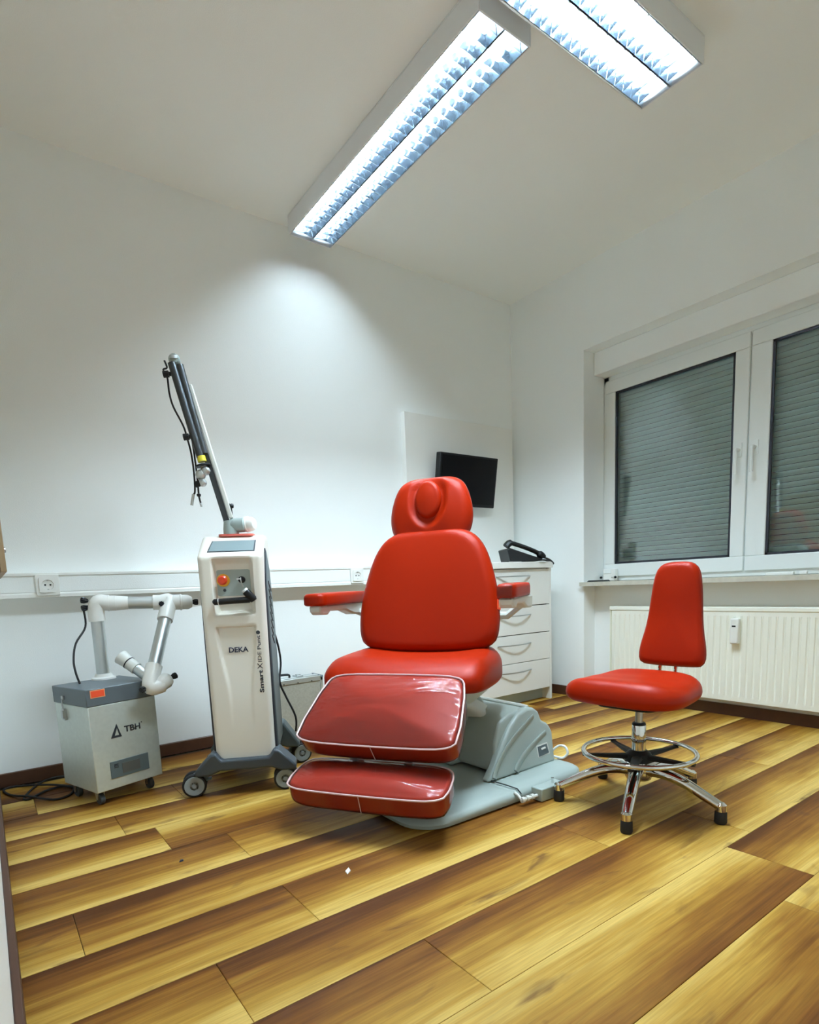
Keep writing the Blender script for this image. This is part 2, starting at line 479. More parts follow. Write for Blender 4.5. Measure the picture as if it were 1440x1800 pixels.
# window: outer frame, two sashes
win = empty('window_1', (.19, -1.47, .74), kind='structure')
wx, wy, wz = .19, -1.47, .74
def rel(x0, x1, y0, y1, z0, z1): return (x0 - wx, x1 - wx, y0 - wy, y1 - wy, z0 - wz, z1 - wz)
bm = bmesh.new()
for b in ((.20, .27, NY1 + .002, NY0 - .002, .7405, .775), (.20, .27, NY1 + .002, NY0 - .002, 1.95, 1.99),
          (.20, .27, NY0 - .04, NY0 - .002, .7405, 1.99), (.20, .27, NY1 + .002, NY1 + .04, .7405, 1.99), (.205, .27, -1.475, -1.44, .7405, 1.99)):
    box(bm, *rel(*b))
obj('outer_frame', bm, M['upvc'], win, bevel=.003)
GL = []
for (ya, yb, hy) in ((-.610, -1.4535, -1.418), (-1.461, -2.335, -1.497)):
    z0, z1 = .768, 1.963
    g0, g1, gz0, gz1 = ya - .068, yb + .071, .846, 1.889
    if ya < -1: g0 = ya - .096
    bm = bmesh.new()
    for b in ((ya, yb, z0, gz0), (ya, yb, gz1, z1)): box(bm, *rel(.188, .245, b[1], b[0], b[2], b[3]))
    for b in ((ya, g0), (g1, yb)): box(bm, *rel(.188, .245, b[1], b[0], gz0, gz1))
    s = obj('sash', bm, M['upvc'], win, bevel=.004)
    bm = bmesh.new()                      # glazing bead
    q = .012
    for b in ((g0, g1, gz0 - .002, gz0 + q), (g0, g1, gz1 - q, gz1 + .002), (g0 + .002, g0 - q, gz0, gz1), (g1 + q, g1 - .002, gz0, gz1)):
        box(bm, *rel(.1945, .206, b[1], b[0], b[2], b[3]))
    obj('gasket', bm, M['gasket'], s)
    obj('pane', BX(*rel(.206, .212, g1, g0, gz0, gz1)), M['glass'], s)
    # handle
    bm = bmesh.new(); zc = 1.392
    box(bm, *rel(.179, .188, hy - .013, hy + .013, zc - .035, zc + .035))
    tube(bm, smooth_path([(.182 - wx, hy - wy, zc - wz), (.150 - wx, hy - wy, zc - wz), (.143 - wx, hy - wy, zc - .01 - wz), (.143 - wx, hy - wy, zc - .055 - wz), (.146 - wx, hy - wy, zc - .125 - wz)], 5), .0085, 10)
    obj('handle', bm, M['upvc'], s, bevel=.002)

# roller shutter behind the glass: every slat is a part
sh = empty('roller_shutter', (.288, -1.47, .745), label='lowered grey-green roller shutter of horizontal slats behind the window glass', cat='roller shutter')
pitch = .029
prof = []
for k in range(7):
    t = k / 6; prof.append((-.010 + .0085 * (2 * t - 1) ** 2, t * (pitch - .003)))
prof2 = prof + [(x + .006, z) for x, z in reversed(prof)]
bm = bmesh.new()
prism(bm, prof2, lambda a, b: (a, -.87, b), lambda a, b: (a, .87, b))
s0 = obj('slat', bm, M['slat'], sh, loc=(0, 0, 0), smooth=50)
for i in range(1, 42): dup(s0, sh, (0, 0, pitch * i))
g0_ = obj('guide_rail', BX(-.02, .02, -.012, .012, -.002, 1.24), M['gasket'], sh, loc=(0, -.885, 0))
dup(g0_, sh, (0, .885, 0))

# small things on the window sill
t = empty('window_alarm', (.165, -.655, .742), label='small white box with two black knobs at the lower left corner of the window', cat='window alarm')
obj('casing', BX(-.018, .018, -.055, .03, .0, .075), M['white'], t, bevel=.004)
obj('cap', BX(-.022, -.014, -.03, .02, .045, .072), M['upvc'], t, bevel=.003)
for y in (-.062, .042):
    obj('knob', LT([(.0, -.006), (.006, -.006), (.008, 0), (.006, .006), (0, .0065)], 12, axis_m((-.02, y, .022), (-1, 0, 0))), M['black'], t)
obj('bolt', LT([(0, 0), (.003, 0), (.003, .03), (0, .03)], 8, axis_m((-.02, -.062, .022), (0, 1, 0))), M['steel'], t)
o = obj('door_stop_wedge', prism(bmesh.new(), [(-.07, 0), (.085, 0), (.07, .010), (-.06, .010)], lambda a, b: (-.014, a, b), lambda a, b: (.014, a, b)), M['shadowgap'], None, loc=(.005, -.70, .7402), bevel=.002)
P(o, 'flat dark strip lying on the window sill below the white alarm box', 'strip')
o = obj('plastic_bracket', BX(-.012, .012, -.07, .055, 0, .016), M['white'], None, loc=(.10, -1.66, .7402), bevel=.003)
P(o, 'long white plastic bracket lying on the sill under the right window sash', 'bracket')
o = obj('plastic_clip', BX(-.010, .010, -.016, .016, 0, .02), M['white'], None, loc=(.09, -1.775, .7402), bevel=.004)
P(o, 'tiny white plastic clip on the sill, right of the long bracket', 'clip')

# ------------------------------------------------------------------ radiator
rad = empty('radiator', (.06, -1.46, .0), label='cream white ribbed panel radiator in the niche under the window', cat='radiator')
Y0, Y1, Z0, Z1 = -.755 + 1.46, -2.20 + 1.46, .093, .565
bm = bmesh.new()
pts = []; n = int((Y0 - Y1) / .0333)
y = Y0
pts.append((0, Y0))
for i in range(n):
    b0 = Y0 - .012 - i * .0333
    pts += [(-.022, b0), (-.022, b0 - .017), (-.0165, b0 - .0205), (-.0165, b0 - .0265), (-.022, b0 - .030)]
pts.append((0, Y1))
def ring(z, k=1.0): return [Vector((x * k, y, z)) for x, y in pts]
# ribs fade out at the flat upper and lower borders
def ring2(z, d): return [Vector((min(x, -.022) if (x > -.02 and x < -.001) and d == 0 else x, y, z)) for x, y in pts]
loft(bm, [ring2(Z0, 0), ring2(Z0 + .025, 0), ring2(Z0 + .04, 1), ring2(Z1 - .04, 1), ring2(Z1 - .025, 0), ring2(Z1, 0)])
obj('front_panel', bm, M['radiator'], rad, smooth=30)
obj('rear_panel', BX(.03, .045, Y1, Y0, Z0, Z1), M['radiator'], rad, bevel=.003)
bm = bmesh.new(); box(bm, -.026, .049, Y1 - .004, Y0 + .004, Z1 - .002, Z1 + .022)
obj('top_grille', bm, M['radiator'], rad, bevel=.004)
for y in (Y0 + .0015, Y1 - .0015):
    obj('side_cover', BX(-.020, .045, y - .0025, y + .0025, Z0 + .01, Z1), M['radiator'], rad)
for y in (.42, -.42):
    obj('wall_bracket', BX(.046, .0515, y - .02, y + .02, .15, .5), M['radiator'], rad)
hm = obj('heat_meter', BX(-.052, -.023, -.062, -.020, .398, .530), M['white'], rad, bevel=.006)
obj('display', BX(-.0535, -.0515, -.050, -.032, .486, .494), M['black'], hm)

# ------------------------------------------------------------------ cable trunking, sockets
tr = empty('cable_trunking', (-1.99, 0, .785), label='white cable trunking running along the back wall behind the chair', cat='cable trunking')
bm = bmesh.new(); prism(bm, [(0, 0), (-.062, 0), (-.062, .014), (-.056, .020), (-.056, .085), (-.062, .090), (-.062, .100), (0, .103)], lambda a, b: (-1.14, a, b), lambda a, b: (1.145, a, b))
obj('channel', bm, M['lacquer'], tr, smooth=25)
obj('cover_strip', BX(-1.14, 1.145, -.0585, -.050, .021, .084), M['wall'], tr, bevel=.002)
def socket(x, lab):
    s = empty('wall_socket', (x, -.0585, .8355), label=lab, cat='socket')
    obj('frame', prism(bmesh.new(), rrect(.086, .088, .006), lambda a, b: (a, 0, b), lambda a, b: (a, -.009, b)), M['white'], s, bevel=.002)
    bm = bmesh.new()
    k = 24; sq = resample(rrect(.062, .062, .004, 4), k)
    # inner plate with a round well
    def circ(r, yy): return [Vector((r * math.cos(math.atan2(b, a)), yy, r * math.sin(math.atan2(b, a)))) for a, b in sq]
    loft(bm, [[Vector((a, -.009, b)) for a, b in sq], [Vector((a, -.0135, b)) for a, b in sq], circ(.0215, -.0135), circ(.0205, -.0093)], True)
    ins = obj('insert', bm, M['white'], s, smooth=30)
    for xx in (-.0095, .0095):
        obj('contact_hole', LT([(0, 0), (.0036, 0), (.0036, .0008), (0, .0008)], 10, axis_m((xx, -.0092, 0), (0, -1, 0))), M['black'], ins)
    for zz in (.0185, -.0185):
        obj('earth_clip', BX(-.003, .003, -.0118, -.0092, zz - .0018, zz + .0018), M['steel'], ins)
    return s
socket(-2.862, 'white wall socket in the trunking above the metal fume extractor')
socket(-1.352, 'white wall socket in the trunking above the treatment chair armrest')

# ------------------------------------------------------------------ white wall panel, monitor
o = obj('wall_panel', BX(-.455, .455, -.042, -.001, 0, .905), M['lacquer'], None, loc=(-.500, 0, .8805), bevel=.002)
P(o, 'white board panel standing against the back wall behind the monitor', 'panel')
mon = empty('monitor', (-.535, -.115, 1.40), label='black flat monitor mounted on the white panel in the corner', cat='monitor')
tilt = Matrix.Rotation(R(9), 4, 'X')
obj('housing', BX(-.241, .241, -.012, .030, -.155, .155, mtx=tilt), M['black'], mon, bevel=.005)
obj('screen', BX(-.227, .227, -.0145, -.010, -.137, .142, mtx=tilt), M['screen'], mon)
bm = bmesh.new(); box(bm, -.05, .05, .025, .040, -.05, .05); box(bm, -.06, .06, .064, .0725, -.06, .06); tube(bm, [(0, .035, 0), (0, .066, 0)], .018, 12)
obj('wall_mount', bm, M['black'], mon)

# ------------------------------------------------------------------ drawer cabinet, worktop, phone
cab = empty('drawer_cabinet', (-.50, -.455, 0), label='white four-drawer cabinet in the corner behind the chair', cat='cabinet')
xl, xr = -.345, .343
bm = bmesh.new()
box(bm, xr - .019, xr, -.003, .45, 0, .841); box(bm, xl, xl + .019, -.003, .45, 0, .841)
box(bm, xl + .019, xr - .019, .02, .45, .075, .09); box(bm, xl + .019, xr - .019, .43, .45, .09, .841); box(bm, xl + .019, xr - .019, .02, .43, .815, .841)
obj('body', bm, M['lacquer'], cab, bevel=.001)
obj('plinth', BX(xl + .019, xr - .019, .06, .075, 0, .075), M['shell'], cab)
obj('inner_shadow_panel', BX(xl + .02, xr - .02, .019, .021, .09, .82), M['shadowgap'], cab)
zs = [.841, .613, .440, .267, .078]
for k in range(4):
    z1, z0 = zs[k], zs[k + 1]
    d = obj('drawer', BX(xl + .021, xr - .021, -.004, .015, z0 + (.0032 if k < 2 else .0015), z1 - .0025 - (.004 if k == 0 else 0)), M['lacquer'], cab, bevel=.0012)
    hz = (.794, .558, .382, .214)[k]
    bm = bmesh.new()
    bow = [(-.145 + .29 * i / 14, -.006 - .030 * math.sin(math.pi * i / 14), hz) for i in range(15)]
    fr = [[Vector((x, y - .0035, z - .0035)), Vector((x, y - .0035, z + .0035)), Vector((x, y + .0035, z + .0035)), Vector((x, y + .0035, z - .0035))] for x, y, z in bow]
    loft(bm, fr)
    obj('handle', bm, M['steel'], d, bevel=.001)
o = obj('worktop', BX(-.375, .343, -.475, -.002, 0, .0375), M['lacquer'], None, loc=(-.50, 0, .8415), bevel=.002)
P(o, 'white worktop slab lying on the drawer cabinet under the phone', 'worktop')

ph = empty('desk_phone', (-.325, -.36, .8793), R(-28), label='black corded desk phone on the white worktop in the corner', cat='phone')
side = [(-.10, .008), (.105, .004), (.105, .016), (.02, .045), (-.10, .088), (-.118, .082)]
obj('base', prism(bmesh.new(), side, lambda a, b: (a, -.095, b), lambda a, b: (a, .095, b)), M['black'], ph, bevel=.005)
for y in (-.06, .06):
    obj('foot', BX(-.095, -.02, y - .01, y + .01, 0, .012), M['white'], ph, bevel=.002)
dsp = obj('display', BX(-.035, .035, -.05, .05, 0, .006, mtx=Matrix.Translation((-.055, .03, .071)) @ Matrix.Rotation(R(19), 4, 'Y')), M['lcd'], ph)
bm = bmesh.new()
for i in range(4):
    for j in range(3):
        box(bm, -.007, .007, -.008, .008, 0, .005, mtx=Matrix.Translation((.012 + i * .02, .008 + j * .024, .0495 - i * .0085)) @ Matrix.Rotation(R(22), 4, 'Y'))
obj('keypad', bm, M['darkgrey'], ph)
hp = smooth_path([(-.115, -.066, .098), (-.09, -.066, .118), (-.02, -.066, .098), (.06, -.066, .066), (.105, -.066, .040), (.118, -.066, .022)], 4)
obj('handset', tube(bmesh.new(), hp, [.017 + (.010 if (i < 5 or i > len(hp) - 7) else 0) for i in range(len(hp))], 12, sx=1.15, sz=.8), M['black'], ph)
cordp = smooth_path([(.118, -.060, .026), (.145, -.050, .020), (.178, -.034, .008), (.206, -.014, -.010), (.214, .010, -.014), (.204, .030, .000), (.170, .036, .012), (.130, .030, .012), (.10, .02, .012)], 6)
obj('cord', tube(bmesh.new(), cordp, .006, 8), M['rubber'], ph)

# ------------------------------------------------------------------ ceiling luminaires
def luminaire(cx, cy, rz, lab, tube_mat, length=1.36, wid=.238):
    t = empty('ceiling_light', (cx, cy, H - .001), rz, label=lab, cat='ceiling light', group='louvred twin-tube ceiling lights')
    hl, hw, d = length / 2, wid / 2, .086
    bm = bmesh.new()
    box(bm, -hl, hl, -hw, hw, -.006, 0)
    box(bm, -hl, hl, -hw, -hw + .006, -d, -.006); box(bm, -hl, hl, hw - .006, hw, -d, -.006)
    box(bm, -hl, -hl + .006, -hw + .006, hw - .006, -d, -.006); box(bm, hl - .006, hl, -hw + .006, hw - .006, -d, -.006)
    obj('housing', bm, M['lampbody'], t, bevel=.002)
    blade = None
    for s in (-1, 1):
        yc = s * .0565
        bm = bmesh.new()
        prof = [(-.053, -d + .001), (-.047, -.058), (-.036, -.034), (-.018, -.017), (0, -.013), (.018, -.017), (.036, -.034), (.047, -.058), (.053, -d + .001)]
        pr2 = prof + [(y * 1.0 + (.0012 if y > 0 else -.0012 if y < 0 else 0), z + .0012) for y, z in reversed(prof)]
        prism(bm, pr2, lambda a, b: (-hl + .007, yc + a, b), lambda a, b: (hl - .007, yc + a, b))
        obj('reflector', bm, M['reflector'], t, smooth=40)
        obj('tube', LT([(0, 0), (.0115, 0), (.0115, length - .12), (0, length - .12)], 14, axis_m((-hl + .06, yc, -.038), (1, 0, 0))), tube_mat, t)
        n = 27
        for k in range(n):
            x = -hl + .012 + (length - .024) * (k + .5) / n
            if blade is None:
                bm = bmesh.new()
                ed = [(-.0505, -d + .002), (-.028, -d + .005), (0, -d + .007), (.028, -d + .005), (.0505, -d + .002), (.043, -.050), (.0, -.052), (-.043, -.050)]
                top = [.0035 if z > -.07 else .0010 for y, z in ed]
                loft(bm, [[Vector((-tw, y, z)) for (y, z), tw in zip(ed, top)], [Vector((tw, y, z)) for (y, z), tw in zip(ed, top)]])
                blade = obj('louvre_blade', bm, M['reflector'], t, smooth=0, loc=(x, yc, 0))
            else: dup(blade, t, (x, yc, 0))
    return t
luminaire(-1.539, -.766, R(90), 'louvred twin-tube ceiling light whose end nearly touches the back wall', M['tube'])
luminaire(-1.545, -1.617, 0, 'louvred twin-tube ceiling light farther from the back wall, set crosswise', M['tube2'])

# ================================================================== TREATMENT CHAIR
TH = R(213)
ch = empty('treatment_chair', (-1.703, -1.097, 0), TH, label='orange-red padded treatment chair with leg rests wrapped in clear plastic', cat='treatment chair')
# --- seat
def seat_shape(p, q):
    s = .016 * math.exp(-((abs(q) - .235) / .07) ** 2) * ss(.16, -.10, p) - .006 * math.exp(-(q / .14) ** 2)
    return s
ol = smooth_outline([(-.22, -.29), (-.05, -.345), (.17, -.345), (.27, -.31), (.28, .27), (.17, .308), (-.05, .312), (-.22, .27)], 84, 3)
obj('seat', cushion(ol, .115, .062, .02, .006, lambda p, q, t: (p, q, .388 + t - .045 * ss(.13, .30, p) * (t / .115)), seat_shape), M['leather'], ch, smooth=60)
bm = bmesh.new()
prism(bm, rrect(.40, .58, .06, 5, .02, 0), lambda a, b: (.02 + (a - .02) * .8, b * .8, .335), lambda a, b: (a, b, .389))
prism(bm, rrect(.16, .30, .04, 5, -.02, .0), lambda a, b: (a - .10, b + .10, .24), lambda a, b: (a, b, .340))
obj('under_frame', bm, M['shell2'], ch, bevel=.01)
# --- backrest
tb = R(13)
def bmap(p, q, t):      # p = across, q = height along the back
    return (-.085 - q * math.sin(tb) + t * math.cos(tb), p, .49 + q * math.cos(tb) + t * math.sin(tb))
half = [(.03, .272), (.06, .290), (.12, .297), (.20, .292), (.28, .278), (.36, .256), (.42, .232), (.465, .200), (.492, .160), (.505, .105)]
ol = [(h, z) for z, h in half] + [(-h, z) for z, h in reversed(half)]
ol = [(.20, .0)] + ol + [(-.20, .0)]
ol = smooth_outline(ol, 84, 2)
def back_shape(p, q): return -.010 * math.exp(-(p / .13) ** 2) * ss(.0, .2, q)
obj('backrest', cushion(ol, .085, .045, .025, .012, bmap, back_shape), M['leather'], ch, smooth=60)
def rim(name, outline, ins, t, fmap, r, m, parent, shape=None):
    cp = sum(p for p, q in outline) / len(outline); cq = sum(q for p, q in outline) / len(outline)
    hp_ = max(abs(p - cp) for p, q in outline); hq = max(abs(q - cq) for p, q in outline)
    pts = [Vector(fmap(cp + (p - cp) * (1 - ins / hp_), cq + (q - cq) * (1 - ins / hq), t + (shape(p, q) if shape else 0))) for p, q in outline]
    return obj(name, tube(bmesh.new(), pts, r, 6, closed=True), m, parent)
rim('seam', ol, .0005, .040, bmap, .0022, M['stitch'], ch)
obj('back_shell', cushion(smooth_outline([(p * .93, q * .95 + .01) for p, q in ol], 60, 1), .05, .01, .03, 0, lambda p, q, t: bmap(p, q, t - .048)), M['shell'], ch, smooth=60)
tg = obj('maker_tag', BX(-.002, .0015, -.011, .011, -.019, .019, mtx=Matrix.Translation(bmap(.2945, .185, .047)) @ Matrix.Rotation(-tb, 4, 'Y') @ Matrix.Rotation(R(70), 4, 'Z')), M['label_r'], ch)
obj('tag_print', BX(.0015, .0020, -.004, .004, -.012, .012, mtx=Matrix.Translation(bmap(.2945, .185, .047)) @ Matrix.Rotation(-tb, 4, 'Y') @ Matrix.Rotation(R(70), 4, 'Z')), M['label_rim'], tg)
# --- headrest
th = R(10)
def hmap(p, q, t):
    return (-.235 - q * math.sin(th) + t * math.cos(th), p - .006, 1.066 + q * 1.08 * math.cos(th) + t * math.sin(th))
ol = smooth_outline([(-.145, -.125), (-.178, -.06), (-.176, .01), (-.150, .085), (-.115, .118), (-.06, .128), (.06, .128), (.115, .118), (.150, .085), (.176, .01), (.178, -.06), (.145, -.125), (.08, -.132), (-.08, -.132)], 84, 2)
def head_shape(p, q):
    e = math.hypot(p / .062, (q - .030) / .082)
    g = -.020 * ss(1.42, .98, e)
    return g - .008 * math.exp(-(p / .09) ** 2) * ss(.02, .12, q)
obj('headrest', cushion(ol, .085, .05, .03, .014, hmap, head_shape, rings=(.94, .88, .82, .76, .7, .64, .58, .52, .46, .4, .3, .2, .1)), M['leather'], ch, smooth=60)
rim('seam', ol, .0005, .034, hmap, .002, M['stitch'], ch)
ol2 = [(.056 * math.cos(2 * math.pi * k / 40), .072 * math.sin(2 * math.pi * k / 40) + .032) for k in range(40)]
obj('neck_pad', cushion(ol2, .030, .02, .005, .006, lambda p, q, t: hmap(p, q, t + .068)), M['leather'], ch, smooth=60)
obj('headrest_post', tube(bmesh.new(), [bmap(0, .42, -.01), hmap(0, -.06, .02)], .018, 10), M['shell'], ch)
# --- leg rest (upper) and foot rest (lower), both under clear film
def pad(name, u0, z0, u1, z1, w0, w1, thick, dome, sagy=0.0):
    d = Vector((u1 - u0, 0, z1 - z0)); ln = d.length; d.normalize(); nrm = Vector((-d.z, 0, d.x))
    o0 = Vector((u0, 0, z0))
    def f(p, q, t):   # p along the slope from 0, q across
        v = o0 + d * p + nrm * (t - thick)
        return (v.x, q, v.z)
    rr = .034
    ol_ = [(rr * .2, -w0 + rr), (rr, -w0), (ln - rr, -w1), (ln - rr * .2, -w1 + rr), (ln, -w1 * .5), (ln, w1 * .5), (ln - rr * .2, w1 - rr), (ln - rr, w1), (rr, w0), (rr * .2, w0 - rr), (0, w0 * .5), (0, -w0 * .5)]
    ol_ = smooth_outline(ol_, 96, 1)
    p = obj(name, cushion(ol_, thick, .012, .02, dome, f), M['leather'], ch, smooth=60)
    obj('plastic_cover', cushion(ol_, thick, .012, .022, dome, f, grow=.004), M['film'], p, smooth=60)
    rim('piping', ol_, -.0055, thick - .004, f, .0032, M['welt'], p)
    sm = [Vector(f(ln + .0045, 0, thick - t)) for t in (.0, .02, .04, .06, thick - .01)]
    obj('seam', tube(bmesh.new(), sm, .0014, 6), M['welt'], p)
    return f
pad('leg_rest', .29, .460, .54, .277, .255, .280, .088, .020)
pad('foot_rest', .47, .200, .64, .150, .262, .268, .078, .016)
for y in (-.10, .10):
    obj('leg_rest_rail', tube(bmesh.new(), [(.16, y, .36), (.34, y, .29), (.50, y, .15)], .014, 8, sx=1.4), M['steel'], ch)
# --- armrests
for s, dy, dz in ((-1, 0.0, .033), (1, -.012, .041)):
    ol_ = smooth_outline([(-.30, s * .345), (-.30, s * .415), (.13, s * .432), (.178, s * .425), (.185, s * .38), (.178, s * .338), (.13, s * .335)], 60, 2)
    a = obj('armrest', cushion(ol_, .048, .016, .010, .003, lambda p, q, t: (p, (q + dy if s < 0 else .38 + (q - .38) * .75 + dy), .672 + dz + t)), M['leather'], ch, smooth=60)
    bm = bmesh.new()
    pf = [(.165, .672), (.160, .648), (.145, .636), (.10, .634), (.075, .648), (-.06, .644), (-.14, .622), (-.26, .618), (-.28, .672)]
    prism(bm, pf, lambda p, z: (p, s * .355 + dy, z + dz), lambda p, z: (p, s * .407 + dy, z + dz))
    obj('armrest_bracket', bm, M['shell2'], a, bevel=.008)
    obj('armrest_arm', tube(bmesh.new(), [(-.19, s * .38 + dy, .64 + dz), (-.22, s * .30, .63), (-.23, s * .20, .63)], .016, 8), M['shell2'], a)
obj('plastic_cover', cushion(smooth_outline([(.09, .340), (.09, .418), (.13, .424), (.178, .420), (.186, .38), (.180, .340)], 48, 1), .054, .016, .010, .003, lambda p, q, t: (p, .38 + (q - .38) * .78 + dy, .667 + dz + t)), M['film'], a, smooth=60)

# --- base of the chair stands square to the room: built in world axes, then turned into the chair's frame
inv = Matrix.Rotation(-TH, 4, 'Z') @ Matrix.Translation((1.703, 1.097, 0))
def wobj(name, bm, m, parent=ch, **k):
    for v in bm.verts: v.co = inv @ v.co
    return obj(name, bm, m, parent, **k)
BY = -1.205
# foot plate: low slab, rounded front (towards -x), front cover slopes up to the housing
def plate_outline(ins):
    o = []
    def arc(cx, cy, r, a0, a1, n=8):
        for k in range(n + 1):
            a = R(a0 + (a1 - a0) * k / n); o.append((cx + (r - ins) * math.cos(a), cy + (r - ins) * math.sin(a)))
    arc(-1.345, -1.485, .075, -90, 0); arc(-1.345, BY + .28, .075, 0, 90)
    arc(-1.97, BY + .235, .12, 90, 180); arc(-1.97, BY - .235, .12, 180, 270)
    return o
def plate_z(x): return .055
bm = bmesh.new()
loft(bm, [[Vector((x, y, .004)) for x, y in plate_outline(.006)], [Vector((x, y, .018)) for x, y in plate_outline(.0)],
          [Vector((x, y, .040 - .016 * ss(-1.75, -2.05, x))) for x, y in plate_outline(.006)], [Vector((x, y, .050 - .018 * ss(-1.75, -2.05, x))) for x, y in plate_outline(.022)],
          [Vector((x, y, .054 - .016 * ss(-1.72, -2.02, x))) for x, y in plate_outline(.06)]])
wobj('base_plate', bm, M['shell'], smooth=50)
wobj('base_seam', tube(bmesh.new(), [(-1.645, -1.558, .03), (-1.650, -1.545, .046), (-1.665, -1.51, .0535), (-1.672, -1.43, .0535)], .0022, 6), M['shadowgap'])
# lift housing: tapering wedge with a curved back-leaning front
def hous(yn, yf, pts, top_in):
    bm = bmesh.new(); r0 = []; r1 = []
    for x, z in pts:
        k = max(0, z - .05) / .22
        r0.append(Vector((x, yn + top_in * k, z))); r1.append(Vector((x, yf - top_in * k, z)))
    return loft(bm, [r0, r1])
side = [(-1.690, .050), (-1.640, .095), (-1.580, .165), (-1.520, .222), (-1.465, .258), (-1.415, .272), (-1.375, .268), (-1.352, .250), (-1.345, .215), (-1.318, .200), (-1.306, .185), (-1.298, .165), (-1.318, .05)]
inner = [(-1.62, .10), (-1.60, .17), (-1.56, .235), (-1.50, .262), (-1.40, .268), (-1.36, .255), (-1.335, .06), (-1.62, .06)]
wobj('lift_housing', hous(BY - .21, BY + .21, inner, .05), M['shell'], bevel=.012, seg=3)
for yn, yf, nm in ((BY - .235, BY - .195, 'housing_cheek'), (BY + .195, BY + .235, 'housing_cheek')):
    bm = bmesh.new(); r0 = []; r1 = []; sgn = 1 if yn < BY else -1
    for x, z in side:
        k = max(0, z - .05) / .22 * .06 * sgn
        r0.append(Vector((x, yn + k, z))); r1.append(Vector((x, yf + k, z)))
    loft(bm, [r0, r1])
    ck = wobj(nm, bm, M['shell'], bevel=.010, seg=3)
    if sgn == 1:
        cheek = ck
# raised curved ribs on the near cheek
def cheek_y(z): return BY - .235 + max(0, z - .05) / .22 * .06
for off_, z1 in ((.035, .235), (.150, .165)):
    pts = []
    for k in range(12):
        t = k / 11; z = .056 + (z1 - .056) * t
        x = -1.690 + off_ + .05 * t + .215 * t ** 1.7 * (z1 / .235)
        pts.append((x, cheek_y(z) + .001, z))
    wobj('rib', tube(bmesh.new(), pts, [.022 * (1 - .35 * k / 11) for k in range(12)], 12, sx=.32, sz=1.0), M['shell'], parent=cheek, smooth=60)
def cpt(x, z, o=0.0): return (x, cheek_y(z) - o, z)
wobj('latch_window', prism(bmesh.new(), [(-1.405, .085), (-1.345, .090), (-1.348, .125), (-1.402, .122)], lambda a, b: cpt(a, b, -.004), lambda a, b: cpt(a, b, .0015)), M['slate2'], parent=cheek)
wobj('latch_frame', prism(bmesh.new(), [(-1.410, .081), (-1.340, .086), (-1.343, .130), (-1.407, .127)], lambda a, b: cpt(a, b, -.004), lambda a, b: cpt(a, b, .0006)), M['shell2'], parent=cheek)
wobj('latch', prism(bmesh.new(), [(-1.385, .108), (-1.36, .110), (-1.361, .116), (-1.386, .114)], lambda a, b: cpt(a, b, -.004), lambda a, b: cpt(a, b, .004)), M['white'], parent=cheek)
wobj('top_rail', tube(bmesh.new(), smooth_path([(-1.50, BY + .150, .260), (-1.42, BY + .150, .270), (-1.388, BY + .145, .270), (-1.375, BY + .12, .268), (-1.372, BY, .268), (-1.375, BY - .12, .268), (-1.382, BY - .150, .266)], 5), .0075, 8), M['shell2'])
wobj('lift_column', hous(-1.20, -1.02, [(-1.66, .05), (-1.66, .30), (-1.58, .36), (-1.52, .36), (-1.45, .25), (-1.45, .05)], .0), M['shell'], bevel=.01)
wobj('cable_loop', tube(bmesh.new(), smooth_path([(-1.30, -1.39, .06), (-1.27, -1.41, .095), (-1.262, -1.44, .10), (-1.262, -1.455, .075), (-1.275, -1.44, .055), (-1.30, -1.42, .062)], 5, closed=True), .005, 8, closed=True), M['white'])
# control box clipped to the plate edge
cb = wobj('control_box', BX(-1.60, -1.475, -1.611, -1.562, .002, .048), M['shell'], bevel=.004)
wobj('toggle', LT([(0, 0), (.005, 0), (.004, .014), (.006, .018), (0, .020)], 10, axis_m((-1.515, -1.588, .048), (0, 0, 1))), M['chrome'], parent=cb)
bm = bmesh.new(); tube(bm, [(-1.675, -1.585, .022), (-1.60, -1.590, .022)], .006, 8)
for x in (-1.668, -1.645, -1.622): tube(bm, [(x - .006, -1.5855, .022), (x + .006, -1.5868, .022)], .010, 10)
tube(bm, [(-1.672, -1.585, .020), (-1.674, -1.570, .036), (-1.672, -1.552, .040)], .005, 8)
wobj('plug_connector', bm, M['shell2'], parent=cb)

# ================================================================== STOOL
st = empty('work_stool', (-1.358, -1.826, 0), R(185), label='orange-red work stool with high back and chrome five-star base', cat='stool')
rot0 = 61 - 185
legd = None
for k in range(5):
    a = R(rot0 + 72 * k)
    pts = smooth_path([(.015, 0, .118), (.08, 0, .122), (.15, 0, .105), (.22, 0, .073), (.265, 0, .052)], 4)
    if legd is None:
        legd = obj('leg', tube(bmesh.new(), pts, [.0235 - .0075 * i / (len(pts) - 1) for i in range(len(pts))], 12, sx=1.0, sz=.85), M['chrome'], st, rot=(0, 0, a))
        gl = obj('glide', LT([(0, 0), (.016, 0), (.0185, .006), (.0175, .036), (.013, .044), (0, .044)], 16, Matrix.Translation((.262, 0, 0))), M['rubber'], legd)
        cpv = obj('glide_cup', LT([(0, .040), (.0165, .040), (.0165, .060), (.010, .066), (0, .066)], 16, Matrix.Translation((.262, 0, 0))), M['chrome'], legd)
    else:
        l = dup(legd, st, rot=(0, 0, a)); dup(gl, l); dup(cpv, l)
obj('hub', LT([(0, .085), (.040, .088), (.044, .10), (.042, .128), (.030, .140), (0, .140)], 24), M['chrome'], st)
obj('column', LT([(0, .13), (.0225, .13), (.0225, .2125), (.0235, .213), (.0235, .226), (.0225, .2265), (.0225, .272), (.021, .275), (0, .275)], 24), M['chrome'], st)
obj('column_collar', LT([(0, .270), (.0215, .272), (.0225, .276), (.020, .282), (0, .282)], 24), M['black'], st)
